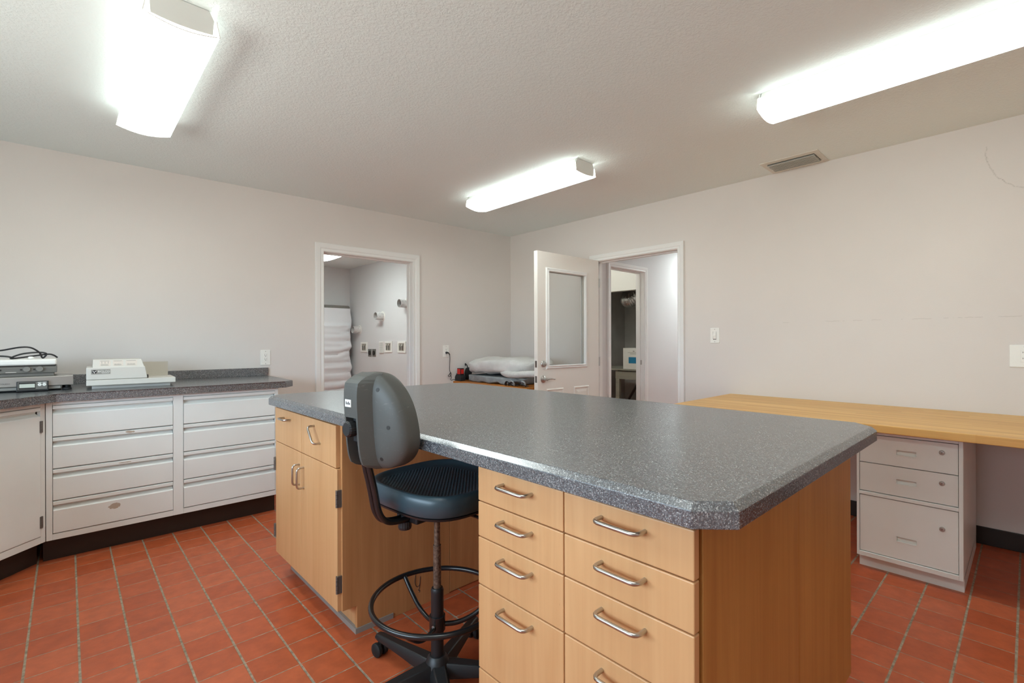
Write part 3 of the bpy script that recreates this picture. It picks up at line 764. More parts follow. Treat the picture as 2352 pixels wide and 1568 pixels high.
tops = [0.869, 0.6925, 0.517, 0.3415]; bots = [0.6965, 0.521, 0.3455, 0.165]
for x0, x1 in ((-0.058, 0.485), (0.542, 1.082)):
    for zt, zb in zip(tops, bots):
        P = [(YC+0.045, zt), (YC+0.003, zt), (YC-0.003, zt-0.003), (YC-0.003, zt-0.019), (YC+0.002, zt-0.021), (YC+0.024, zt-0.023), (YC+0.026, zt-0.032), (YC+0.012, zt-0.041), (YC+0.001, zt-0.046), (YC-0.003, zt-0.051), (YC-0.003, zb+0.004), (YC+0.003, zb), (YC+0.045, zb)]
        m = MB(); m.prism(P, x0, x1, 'x'); m.done('drawer', 'beige', cab)
# corner unit on the diagonal
cab = thing('metal_corner_cabinet', 'putty metal corner cabinet with one hinged door', 'cabinet', (-0.088, YC, 0), math.radians(45.9), group='metal base cabinets')
# local: -x runs along the face away from the drawers, -y is out into the room
m = MB()
m.box(-0.026, 0.0, 0, 0.02, CB, 0.888); m.box(-0.86, -0.834, 0, 0.02, CB, 0.888); m.box(-0.834, -0.026, 0, 0.02, CB, 0.166); m.box(-0.834, -0.026, 0, 0.02, 0.868, 0.888); m.box(-0.86, -0.005, 0.05, 0.06, CB, 0.888)
m.done('frame', 'beige', cab, bevel=0.0015)
m = MB(); m.box(-0.90, 0.022, 0.072, 0.082, 0, CB); m.done('toe_kick', 'vinyl_base', cab, label='dark brown toe kick')
zt, zb = 0.866, 0.169
P = [(0.03, zt), (0.0, zt), (-0.004, zt-0.003), (-0.004, zt-0.019), (0.002, zt-0.021), (0.022, zt-0.024), (0.024, zt-0.034), (0.010, zt-0.043), (-0.001, zt-0.048), (-0.004, zt-0.053), (-0.004, zb+0.004), (0.0, zb), (0.03, zb)]
m = MB(); m.prism(P, -0.832, -0.030, 'x'); d = m.done('door', 'beige', cab)
for z in (0.761, 0.246):
    k = MB(); k.box(-0.034, -0.018, -0.0065, 0.0, z-0.031, z+0.031)
    for q in range(5): k.cyl((-0.027, -0.007, z-0.031+q*0.0126), (-0.027, -0.007, z-0.031+q*0.0126+0.0112), 0.0046, seg=10)
    k.done('hinge', 'hinge', d, label='knuckled steel hinge')
# unit along the left wall, out of frame
cab = thing('metal_wall_cabinet', 'putty metal cabinet along the left wall out of view', 'cabinet', group='metal base cabinets')
m = MB(); m.box(XL+0.01, -0.715, 1.9, 3.02, CB, 0.888); m.done('frame', 'beige', cab); m = MB(); m.box(XL+0.01, -0.79, 1.9, 3.02, 0, CB); m.done('toe_kick', 'vinyl_base', cab)

ct = thing('left_counter', 'dark speckled counter along the back wall with a low backsplash', 'countertop')
poly = [(1.238, ya(1.25)-0.003), (1.222, 3.700), (1.150, 3.618), (-0.045, 3.618), (-0.70, 2.943), (-0.70, 1.9), (XL+0.005, 1.9), (XL+0.005, ya(XL)-0.003)]
m = MB(); m.rings([[(x, y, 0.890) for x, y in poly], [(x, y, 0.929) for x, y in poly], [(x, y, 0.935) for x, y in inset(poly, 0.006)]]); m.done('worktop', 'granite', ct)
m = MB()
Msh = Matrix(((1, 0, 0, 0), (-TILT, 1, 0, KY + KX*TILT), (0, 0, 1, 0), (0, 0, 0, 1)))
m.box(XL+0.01, 1.250, -0.022, -0.003, 0.9352, 1.000, Msh); m.done('backsplash', 'granite', ct, bevel=0.002)

# ---- instruments on the counter
CT = 0.9352
r = thing('plate_reader', 'cream laboratory instrument with an open tray on the left counter', 'lab instrument', (0.083, 3.80, CT), math.radians(-2))
# local: x to the right, y away from the viewer
m = MB(); m.box(0.025, 0.412, 0.045, 0.24, 0.0, 0.020); m.done('foot_plate', 'cream', r, bevel=0.002)
m = MB()
m.prism([(0.0, 0.022), (0.436, 0.022), (0.436, 0.055), (0.0, 0.055)], 0.0, 0.285, 'y'); m.done('base_tray', 'cream', r, bevel=0.003)
m = MB(); m.prism([(0.0, 0.0565), (0.290, 0.0565), (0.279, 0.130), (0.0, 0.130)], 0.001, 0.27, 'y'); hd = m.done('housing', 'cream', r, bevel=0.004)
m = MB(); rings = [[(0.028, 0.012, 0.129), (0.276, 0.012, 0.129), (0.276, 0.268, 0.129), (0.028, 0.268, 0.129)], [(0.030, 0.055, 0.176), (0.262, 0.055, 0.176), (0.262, 0.255, 0.176), (0.030, 0.255, 0.176)]]
m.rings(rings); m.done('lid', 'cream', r, bevel=0.003)
# sloped instruction labels on the lid
sl = math.atan2(0.047, 0.043)
Mx = Matrix.Translation((0, 0.012, 0.129)) @ Matrix.Rotation(sl, 4, 'X')
for k, (x0, x1) in enumerate(((0.060, 0.112), (0.122, 0.172), (0.184, 0.240))):
    m = MB(); m.box(x0, x1, 0.010, 0.056, -0.001, 0.0008, Mx); m.done('instruction_label', 'print_beige', hd)
    m = MB(); m.box(x0+0.004, x1-0.006, 0.049, 0.0515, 0.0003, 0.0012, Mx)
    for q in range(3 if k != 1 else 2):
        xx = x0 + 0.010 + q*0.015; m.box(xx, xx+0.0022, 0.030 if k == 0 else 0.022, 0.045 if k == 0 else 0.026, 0.0003, 0.0012, Mx)
    for q in range(4): m.box(x0+0.006, x1-0.008-0.004*(q % 2), 0.013+q*0.0035, 0.0142+q*0.0035, 0.0003, 0.0012, Mx)
    m.done('instruction_print', 'panel_grey', hd)
m = MB(); m.box(0.275, 0.418, 0.250, 0.256, 0.055, 0.150); m.done('back_shield', 'cream2', r, bevel=0.001)
m = MB(); m.box(0.286, 0.296, 0.02, 0.05, 0.056, 0.076); m.done('tray_slot', 'slot', r)
m = MB(); m.box(0.022, 0.110, -0.0008, 0.002, 0.090, 0.118); lb = m.done('name_plate', 'panel_grey', hd, label='grey maker plate with white lettering')
text('lettering', 'BIOLOG', 0.0150, 'white_plastic', hd, (0.052, -0.0010, 0.1015), (PI/2, 0, 0), sx=1.02)
m = MB(); m.box(0.070, 0.104, -0.0012, 0.0, 0.0955, 0.0975); m.done('plate_line', 'white_plastic', hd)
m = MB(); m.cyl((0.037, -0.0016, 0.104), (0.037, 0.0, 0.104), 0.0105, seg=24); m.done('emblem', 'black', hd, label='round black emblem')
m = MB()
for k in range(3):
    a = 2*PI*k/3 + 0.5; m.cyl((0.037+0.006*cos(a), -0.0021, 0.104+0.006*sin(a)), (0.037+0.006*cos(a), -0.001, 0.104+0.006*sin(a)), 0.0026, seg=10)
m.sweep([(0.0325, -0.0019, 0.1005), (0.037, -0.0019, 0.104), (0.041, -0.0019, 0.1075)], 0.001, 6); m.done('emblem_marks', 'white_plastic', hd)

sc = thing('shipping_scale', 'brushed steel bench scale with a small display at the left edge', 'scale', (0.028, 3.885, CT), math.radians(0.5))
# local: x = 0 at its right front corner
m = MB(); m.box(-0.36, 0, 0.0, 0.30, 0.030, 0.085); m.done('platter', 'scale_steel', sc, bevel=0.003)
m = MB(); m.box(-0.35, -0.055, 0.012, 0.29, 0.010, 0.028); m.done('chassis', 'panel_grey', sc, bevel=0.003)
m = MB(); m.box(-0.34, -0.10, 0.03, 0.28, 0.004, 0.0105); m.done('underside', 'black', sc)
for x in (-0.325, -0.028):
    for y in (0.03, 0.27): m = MB(); m.lathe([(0.018, 0.0), (0.022, 0.003), (0.020, 0.012), (0.008, 0.016), (0.008, 0.030)], 18, Matrix.Translation((x, y, 0))); m.done('foot', 'rubber', sc, smooth=True)
m = MB(); m.box(-0.237, -0.107, -0.022, 0.03, 0.004, 0.060); dp = m.done('display_unit', 'black', sc, bevel=0.002)
m = MB(); m.box(-0.232, -0.112, -0.0228, -0.02, 0.014, 0.057); m.done('display_face', 'hot_grey', dp)
m = MB(); m.box(-0.228, -0.160, -0.0234, -0.021, 0.016, 0.054); m.done('display_bezel', 'slot', dp)
m = MB(); m.box(-0.225, -0.163, -0.024, -0.022, 0.025, 0.046); m.done('display_screen', 'lcd', dp, label='pale display screen')
for x in (-0.1435, -0.1245):
    m = MB(); m.sweep([(x, -0.0245, 0.040), (x, -0.0222, 0.040)], 0.0082, 20); m.done('button', 'white_plastic', dp)
    m = MB(); m.box(x-0.008, x+0.008, -0.0236, -0.022, 0.0505, 0.0535); m.done('button_legend', 'white_plastic', dp)
    m = MB(); m.box(x-0.003, x+0.003, -0.0249, -0.024, 0.0393, 0.0407); m.done('button_mark', 'print_dark', dp)
text('lettering', 'METTLER TOLEDO', 0.0098, 'print_dark', sc, (-0.262, -0.0004, 0.0455), (PI/2, 0, 0), align='RIGHT', sx=1.0)

hp = thing('hot_plate', 'grey stirring hot plate with a white top stacked on the steel scale', 'hot plate', (-0.043, 3.905, CT+0.0852), math.radians(0.5))
m = MB(); m.box(-0.30, -0.012, 0.012, 0.26, 0.0, 0.020); m.done('foot_base', 'hot_grey', hp, bevel=0.004)
m = MB(); m.prism([(0.002, 0.020), (0.0, 0.054), (0.010, 0.058), (0.27, 0.058), (0.28, 0.02)], -0.315, 0.0, 'x'); bd = m.done('body', 'hot_grey', hp, bevel=0.003)
m = MB(); m.box(-0.31, -0.006, 0.010, 0.27, 0.058, 0.064); m.done('gap_plate', 'slot', hp)
m = MB(); m.box(-0.325, 0.0, -0.004, 0.275, 0.0645, 0.100); m.done('top_plate', 'white_plastic', hp, bevel=0.012, seg=4, label='white rounded top plate')
for x in (-0.126, -0.073):
    m = MB(); m.cyl((x, 0.003, 0.043), (x, -0.013, 0.043), 0.0155, 0.0145, seg=28); m.done('knob', 'knob_grey', bd, bevel=0.001, label='grey dial')
    m = MB(); m.cyl((x-0.023, 0.002, 0.041), (x-0.023, -0.0022, 0.041), 0.0042, seg=14); m.done('indicator', 'slot', bd)
m = MB(); m.cyl((-0.230, 0.002, 0.041), (-0.230, -0.0022, 0.041), 0.0045, seg=14); m.done('indicator', 'slot', bd)
m = MB(); m.box(-0.210, -0.168, -0.0008, 0.003, 0.0255, 0.0285); m.done('name_strip', 'print_beige', bd)
# cable heap on top
TZ = CT + 0.0852 + 0.100
c = spline([(-0.33, 3.99, TZ+0.045), (-0.27, 3.97, TZ+0.052), (-0.20, 3.95, TZ+0.068), (-0.155, 3.955, TZ+0.066), (-0.120, 3.965, TZ+0.038), (-0.108, 3.97, TZ+0.008), (-0.100, 3.97, TZ+0.0075), (-0.090, 3.97, TZ+0.030), (-0.125, 3.965, TZ+0.038), (-0.19, 3.955, TZ+0.030), (-0.235, 3.95, TZ+0.008), (-0.215, 3.96, TZ+0.006), (-0.15, 3.975, TZ+0.016), (-0.085, 3.985, TZ+0.026), (-0.06, 3.99, TZ+0.020), (-0.043, 4.0, TZ+0.0055)], 8)
m = MB(); m.sweep(c, 0.0046, 8); o = m.done('power_cable', 'black', smooth=True); tag(o, 'black power cable looped on top of the hot plate', 'cable')
c = spline([(-0.34, 3.93, TZ+0.014), (-0.29, 3.935, TZ+0.020), (-0.245, 3.94, TZ+0.016), (-0.222, 3.945, TZ+0.0055)], 8)
m = MB(); m.sweep(c, 0.0046, 8); m.done('cable_tail', 'black', o, smooth=True)
m = MB(); m.blob((-0.153, 3.93, TZ+0.0075), (0.013, 0.008, 0.0075), 20, 10, 0.8, 0.8); o = m.done('cable_cap', 'white_plastic', smooth=True); tag(o, 'small white plastic cap lying on the hot plate', 'cap')

# ------------------------------------------------------------------ right bench and pedestal
bn = thing('wooden_bench', 'butcher block workbench along the right wall', 'bench')
BX0 = 3.045
m = MB(); m.box(BX0, XB-0.002, -1.3, 1.672, 0.7415, 0.781); m.done('bench_top', 'butcher', bn, bevel=0.003)
for x in (BX0+0.10, XB-0.08):
    for y in (1.60, -1.2): m = MB(); m.box(x, x+0.06, y-0.06, y, 0, 0.7410); m.done('leg', 'butcher', bn)
m = MB(); m.box(XB-0.04, XB-0.002, -1.19, 1.535, 0.65, 0.741); m.done('wall_cleat', 'butcher', bn)

PX = 3.118; PY0, PY1 = 0.214, 0.634
pd = thing('metal_pedestal', 'putty metal drawer pedestal under the wooden bench', 'cabinet', (PX, PY0, 0))
W = PY1 - PY0
m = MB()
m.box(0.022, 0.80, 0, 0.012, 0.066, 0.735); m.box(0.022, 0.80, W-0.012, W, 0.066, 0.735); m.box(0.022, 0.80, 0, W, 0.723, 0.735); m.box(0.79, 0.80, 0, W, 0.066, 0.735); m.box(0.03, 0.80, 0, W, 0.066, 0.075)
m.box(0, 0.022, 0, 0.016, 0.066, 0.735); m.box(0, 0.022, W-0.012, W, 0.066, 0.735); m.box(0.0, 0.022, 0.016, W-0.012, 0.718, 0.735); m.box(0.0, 0.022, 0.016, W-0.012, 0.394, 0.412); m.box(-0.002, 0.022, 0.016, W-0.012, 0.066, 0.090); m.box(0.045, 0.05, 0.012, W-0.012, 0.09, 0.72)
m.done('frame', 'beige2', pd, bevel=0.0015)
m = MB(); m.box(0.042, 0.79, 0.0, W-0.004, 0.0, 0.066); m.done('plinth', 'beige2', pd)
for z0, z1, pz, kz, px in ((0.568, 0.714, 0.638, 0.667, 0), (0.416, 0.564, 0.489, 0.517, 0), (0.094, 0.390, 0.195, 0.294, 0)):
    y0, y1 = 0.018, W-0.014; ya0, ya1 = 0.168, 0.256; za0, za1 = pz-0.015, pz+0.015
    m = MB()    # front with a recessed pull
    m.box(0.004, 0.030, y0, ya0, z0, z1); m.box(0.004, 0.030, ya1, y1, z0, z1); m.box(0.004, 0.030, ya0, ya1, z0, za0); m.box(0.004, 0.030, ya0, ya1, za1, z1)
    bmesh.ops.remove_doubles(m.bm, verts=m.bm.verts, dist=1e-5)
    d = m.done('drawer', 'beige2', pd)
    m = MB(); m.rings([[(0.003, ya0, za0), (0.003, ya1, za0), (0.003, ya1, za1), (0.003, ya0, za1)], [(0.003, ya0+0.004, za0+0.004), (0.003, ya1-0.004, za0+0.004), (0.003, ya1-0.004, za1-0.002), (0.003, ya0+0.004, za1-0.002)], [(0.016, ya0+0.006, za0+0.005), (0.016, ya1-0.006, za0+0.005), (0.016, ya1-0.006, za1-0.003), (0.016, ya0+0.006, za1-0.003)]], cap0=False)
    m.done('recessed_pull', 'beige2', d)
    m = MB(); m.lathe([(0.0115, 0.0), (0.0115, 0.003), (0.009, 0.007), (0.004, 0.0075)], 22, Matrix.Translation((0.004, 0.076, kz)) @ Matrix.Rotation(-PI/2, 4, 'Y')); lk = m.done('lock', 'nickel', d, smooth=True, label='round nickel lock')
    m = MB(); m.box(-0.0045, -0.003, 0.075, 0.077, kz-0.003, kz+0.003); m.done('keyhole', 'slot', d)

# ------------------------------------------------------------------ open door
RZD = math.radians(-1.6)
DW, DH = 0.872, 2.028
dr = thing('door_1', 'open beige half glass door in front of the room corner', 'door', (3.985, 2.992, 0.008), RZD, kind='structure')
# local: hinge at x=0, door runs to x=-DW; visible face y=0, thickness to +y
TH = 0.044
gx0, gx1, gz0, gz1 = -0.740, -0.212, 0.975, 1.860
m = MB()
m.box(-DW, gx0, 0, TH, 0, DH); m.box(gx1, 0, 0, TH, 0, DH); m.box(gx0, gx1, 0, TH, 0, gz0); m.box(gx0, gx1, 0, TH, gz1, DH)
bmesh.ops.remove_doubles(m.bm, verts=m.bm.verts, dist=1e-5)
slab = m.done('door_leaf', 'door', dr)
m = MB()
prof = [(0.0, 0.002), (0.0, -0.010), (0.008, -0.016), (0.016, -0.010), (0.026, -0.012), (0.036, -0.004), (0.038, 0.002)]
def frame_loop(x0, x1, z0, z1, prof, yoff=0, s=1):
    return [[(x0-u, yoff + s*v, z0-u) for u, v in prof], [(x1+u, yoff + s*v, z0-u) for u, v in prof], [(x1+u, yoff + s*v, z1+u) for u, v in prof], [(x0-u, yoff + s*v, z1+u) for u, v in prof]]
m.rings(frame_loop(gx0+0.01, gx1-0.01, gz0+0.01, gz1-0.01, prof), closed_u=True, closed_v=True); m.rings(frame_loop(gx0+0.01, gx1-0.01, gz0+0.01, gz1-0.01, prof, TH, -1), closed_u=True, closed_v=True)
m.done('glazing_frame', 'trim', dr, label='white moulded glazing frame')
m = MB(); m.box(gx0, gx1, 0.019, 0.025, gz0, gz1); m.done('pane', 'glass', dr, label='clear glass pane')
for x0, x1 in ((-0.765, -0.530), (-0.385, -0.155)):
    m = MB(); pr = [(0.0, 0.001), (0.0, -0.004), (0.006, -0.007), (0.014, -0.003), (0.018, 0.001)]
    m.rings(frame_loop(x0+0.018, x1-0.018, 0.20, 0.752, pr), closed_v=True); m.rings([[(x0+0.03, 0.0005, 0.212), (x1-0.03, 0.0005, 0.212), (x1-0.03, 0.0005, 0.740), (x0+0.03, 0.0005, 0.740)], [(x0+0.055, -0.006, 0.237), (x1-0.055, -0.006, 0.237), (x1-0.055, -0.006, 0.715), (x0+0.055, -0.006, 0.715)]])
    m.done('raised_panel', 'door', slab)
MY = lambda x, z: Matrix.Translation((x, 0, z)) @ Matrix.Rotation(PI/2, 4, 'X')
m = MB(); m.lathe([(0.031, 0.0), (0.031, 0.004), (0.026, 0.010), (0.019, 0.012), (0.017, 0.024), (0.010, 0.026)], 28, MY(-0.800, 1.000)); m.done('deadbolt', 'nickel', dr, smooth=True, label='satin nickel deadbolt')
m = MB(); m.lathe([(0.033, 0.0), (0.033, 0.005), (0.026, 0.012), (0.014, 0.016), (0.012, 0.045), (0.014, 0.055), (0.008, 0.058)], 28, MY(-0.803, 0.862))
m.sweep(spline([(-0.803, -0.050, 0.862), (-0.770, -0.052, 0.866), (-0.730, -0.050, 0.864), (-0.690, -0.046, 0.858)], 6), [0.009]*6 + [0.0075]*6 + [0.006]*6 + [0.004], 10); m.done('lever_handle', 'nickel', dr, smooth=True, label='satin nickel lever handle')
for z in (1.000, 0.862):
    m = MB(); m.box(-DW-0.0012, -DW+0.002, 0.010, 0.034, z-0.030, z+0.030); m.done('latch_plate', 'hinge', dr)
for z in (0.25, 1.0, 1.80):
    m = MB(); m.cyl((0.004, -0.004, z-0.045), (0.004, -0.004, z+0.045), 0.006, seg=12); m.done('hinge', 'nickel', dr)

# ------------------------------------------------------------------ side table in the corner with the bedding
TZ2 = 0.781
tb = thing('side_table', 'amber stained wooden table in the room corner behind the door', 'table', (3.118, 3.165, 0))
TW, TD = 0.862, ya(3.5) - 3.165 - 0.03
m = MB(); m.box(0, TW, 0, TD, TZ2-0.030, TZ2); m.done('tabletop', 'amber_wood', tb, bevel=0.003)
m = MB(); m.box(0.03, TW-0.03, 0.03, 0.05, 0.62, TZ2-0.031); m.box(0.03, 0.05, 0.05, TD-0.03, 0.62, TZ2-0.031); m.done('apron', 'amber_wood', tb)
for x in (0.03, TW-0.08):
    for y in (0.03, TD-0.08): m = MB(); m.box(x, x+0.05, y, y+0.05, 0, TZ2-0.031); m.done('leg', 'amber_wood', tb)
# bedding
def lump(p, amp, sc, seed):
    n = mnoise.noise_vector(Vector((p.x*sc+seed, p.y*sc, p.z*sc*1.6)))
    return p + Vector((n.x*amp, n.y*amp, n.z*amp))
def f_grey(p):
    q = lump(p, 0.022, 9, 3.0); q = lump(q, 0.008, 26, 5.0); q.z = min(max(q.z, TZ2+0.002), TZ2+0.072); return q
m = MB(); m.blob((3.46, 3.80, TZ2+0.046), (0.275, 0.43, 0.050), 90, 30, 0.45, 0.4, f_grey); o = m.done('folded_cloth', 'grey_cloth', smooth=True)
tag(o, 'crumpled grey blue cloth underneath the white quilt', 'cloth')
def f_quilt(p):
    q = lump(p, 0.026, 5.5, 11.0); q = lump(q, 0.010, 14, 17.0)
    k = max(0, (q.y - 4.0))/0.25; q.z -= 0.045*k*k
    if q.z < TZ2+0.085: q.z = TZ2+0.085 + (q.z - TZ2-0.085)*0.35
    q.z = max(q.z, TZ2+0.0865)
    return q
m = MB(); m.blob((3.47, 3.775, TZ2+0.178), (0.275, 0.470, 0.084), 110, 40, 0.62, 0.45, f_quilt); o = m.done('folded_quilt', 'quilt', smooth=True)
m = MB(); m.sweep(spline([(3.36, 3.74, TZ2+0.135), (3.26, 3.64, TZ2+0.122), (3.205, 3.51, TZ2+0.108), (3.195, 3.38, TZ2+0.110), (3.21, 3.25, TZ2+0.122), (3.24, 3.10, TZ2+0.128)], 7), [0.020 + 0.0022*k for k in range(8)] + [0.036]*28, 16, flat=0.9); m.done('quilt_fold', 'quilt', o, smooth=True)
tag(o, 'white ribbed quilt folded in a thick pile on the corner table', 'quilt')
m = MB(); m.sweep(spline([(3.275, 4.30, TZ2+0.16), (3.285, 4.315, TZ2+0.185), (3.31, 4.315, TZ2+0.16), (3.31, 4.30, TZ2+0.12)], 6), [0.006]*18 + [0.004], 8)
m.blob((3.33, 4.318, TZ2+0.072), (0.05, 0.014, 0.070), 24, 14, 0.8, 0.8, lambda p: lump(p, 0.006, 18, 2)); o = m.done('dark_bag', 'dark_cloth', smooth=True)
tag(o, 'dark bag peeking out beside the white quilt', 'bag')
# tangle of black webbing under the right end of the quilt
o = thing('webbing_straps', 'black webbing straps spilling over the table edge', 'straps', (0, 0, TZ2))
for pts in ([(3.16, 3.50, 0.006), (3.135, 3.47, 0.03), (3.128, 3.44, 0.045), (3.14, 3.40, 0.012), (3.20, 3.36, 0.010)], [(3.15, 3.44, 0.008), (3.13, 3.40, 0.035), (3.15, 3.33, 0.045), (3.17, 3.27, 0.03), (3.16, 3.22, 0.008)], [(3.20, 3.30, 0.012), (3.14, 3.27, 0.03), (3.135, 3.23, 0.025), (3.17, 3.19, 0.012)]):
    m = MB(); m.sweep(spline(pts, 7), 0.011, 8, flat=0.45); m.done('strap', 'dark_cloth', o, smooth=True)
for k, (y, z) in enumerate(((3.385, 0.030), (3.235, 0.035))):
    m = MB(); m.sweep(spline([(3.15, y+0.02, z), (3.13, y+0.005, z+0.022), (3.135, y-0.025, z+0.012), (3.15, y-0.02, z-0.014), (3.16, y+0.01, z-0.012)], 6), 0.008, 8); m.done('cloth_roll', 'grey_cloth', o, smooth=True, label='pale grey rolled cloth')
# charger
chg = thing('battery_charger', 'black battery charger at the left end of the corner table', 'battery charger', (3.195, 4.295, TZ2))
m = MB(); m.prism([(-0.056, 0.0), (0.056, 0.0), (0.056, 0.040), (0.040, 0.066), (-0.040, 0.066), (-0.056, 0.040)], -0.030, 0.035, 'x'); m.done('charger_body', 'black', chg, bevel=0.003)
m = MB(); m.box(-0.02, 0.030, 0.030, 0.040, 0.060, 0.080); m.done('charger_stop', 'black', chg, bevel=0.003)
bt = thing('tool_battery', 'red and black tool battery standing in the charger', 'battery', (3.195, 4.289, TZ2+0.0662))
m = MB(); m.box(-0.022, 0.024, -0.036, 0.029, 0.0, 0.074); m.done('battery_case', 'black', bt, bevel=0.003)
m = MB(); m.box(-0.026, -0.0222, -0.032, 0.022, 0.008, 0.066); m.done('battery_face', 'red', bt, bevel=0.0015, label='bright red battery face')
m = MB(); m.box(-0.016, 0.018, -0.0395, -0.0362, 0.012, 0.062); m.done('battery_side', 'red', bt, label='bright red battery side')
# charger lead with its plug
yp = ya(3.05)
m = MB(); m.cyl((3.050, yp-0.0094, 1.093), (3.050, yp-0.030, 1.093), 0.013, 0.010, seg=16); m.sweep(spline([(3.050, yp-0.028, 1.094), (3.062, yp-0.034, 1.092), (3.080, yp-0.030, 1.07)], 6), 0.006, 10); pl = m.done('power_plug', 'black', chg, smooth=True)
c = spline([(3.080, yp-0.030, 1.072), (3.088, yp-0.024, 1.03), (3.086, yp-0.022, 0.97), (3.084, yp-0.022, 0.91), (3.088, yp-0.024, 0.885), (3.098, yp-0.026, 0.872), (3.102, yp-0.028, 0.85), (3.092, yp-0.03, 0.835), (3.086, yp-0.03, 0.85), (3.090, yp-0.03, 0.874), (3.075, yp-0.03, 0.855), (3.060, yp-0.03, 0.842), (3.072, yp-0.032, 0.832), (3.095, yp-0.032, 0.838), (3.098, yp-0.034, 0.815), (3.090, yp-0.034, 0.80), (3.10, yp-0.04, 0.79), (3.115, yp-0.05, 0.800), (3.15, yp-0.055, 0.788)], 6)
m = MB(); m.sweep(c, 0.0032, 8); m.done('power_lead', 'black', chg, smooth=True)
pl.parent = chg; 
for o_ in list(chg.children):
    if o_.name.startswith('power_'): o_.location = (-chg.location.x, -chg.location.y, -chg.location.z)

# ------------------------------------------------------------------ laundry room contents
def vent_pipe(y, z, label, r=0.060, L=0.125):
    o = thing('dryer_vent_pipe', label, 'vent pipe', (LX, y, z), 0, 'dryer vents on the laundry wall')
    m = MB(); MM = Matrix.Rotation(-PI/2, 4, 'Y')
    m.lathe([(r, 0.0), (r, L), (r-0.002, L), (r-0.002, 0.004), (0.001, 0.004)], 28, MM); m.done('pipe', 'zinc', o, smooth=True)
    m = MB(); m.lathe([(r-0.003, 0.0045), (r-0.003, L*0.55), (0.001, L*0.55)], 24, MM, cap0=False); m.done('pipe_inside', 'slot', o)
    m = MB(); m.lathe([(r+0.001, 0.0005), (r+0.018, 0.0005), (r+0.018, 0.004), (r+0.001, 0.006)], 28, MM); m.done('wall_collar', 'white_plastic', o, smooth=True)
vent_pipe(6.95, 1.619, 'middle dryer vent pipe, between the other two on the laundry wall')
vent_pipe(6.22, 1.775, 'highest dryer vent pipe, cut off by the right jamb of the laundry doorway')
vent_pipe(7.766, 1.422, 'lowest dryer vent pipe beside the wrapped mattress')
def washer_box(y, z, label, w=0.115, h=0.084):
    o = thing('washer_outlet_box', label, 'washer box', (LX, y, z), 0, 'washer boxes on the laundry wall')
    m = MB()
    for y0, y1, z0, z1 in ((-w, -w+0.032, -h, h), (w-0.032, w, -h, h), (-w+0.032, w-0.032, -h, -h+0.026), (-w+0.032, w-0.032, h-0.026, h)): m.box(-0.012, 0.0, y0, y1, z0, z1)
    m.done('box_frame', 'white_plastic', o)
    m = MB(); m.box(-0.003, 0.0, -w+0.032, w-0.032, -h+0.026, h-0.026); m.done('box_back', 'cream2', o)
    for dy in (-0.032, 0.036):
        m = MB(); m.cyl((-0.016, dy, -0.05), (-0.016, dy, 0.004), 0.008, seg=12); m.sweep([(-0.016, dy-0.016, 0.010), (-0.024, dy, 0.013), (-0.016, dy+0.016, 0.010)], 0.006, 8); m.cyl((-0.016, dy, 0.008), (-0.003, dy, 0.045), 0.004, seg=8); m.done('valve', 'hot_grey', o)
washer_box(7.586, 1.128, 'washer box nearest the mattress, left of the dark receptacles')
washer_box(6.760, 1.137, 'washer box right of the small white grille')
washer_box(6.355, 1.136, 'washer box beside the doorway jamb, rightmost on the laundry wall')
for y, lb in ((7.384, 'left one of two dark dryer receptacles under the washer boxes'), (7.238, 'right one of two dark dryer receptacles under the washer boxes')):
    o = thing('dryer_receptacle', lb, 'outlet', (LX, y, 1.036), 0, 'dryer receptacles')
    m = MB(); m.box(-0.006, 0, -0.058, 0.058, -0.062, 0.062); m.done('cover_plate', 'hot_grey', o)
    m = MB(); m.cyl((-0.016, 0, 0), (-0.005, 0, 0), 0.036, seg=20); m.done('socket', 'slot', o)
o = thing('wall_grille', 'small white slotted grille between the washer boxes', 'grille', (LX, 6.978, 1.128))
m = MB(); m.box(-0.014, 0, -0.068, 0.068, -0.092, 0.092); m.done('grille_plate', 'white_plastic', o, bevel=0.002)
m = MB()
for k in range(9): m.box(-0.0155, -0.012, -0.05, -0.006, -0.074+k*0.0175, -0.068+k*0.0175); m.box(-0.0155, -0.012, 0.006, 0.05, -0.074+k*0.0175, -0.068+k*0.0175)
m.done('grille_slots', 'panel_grey', o)
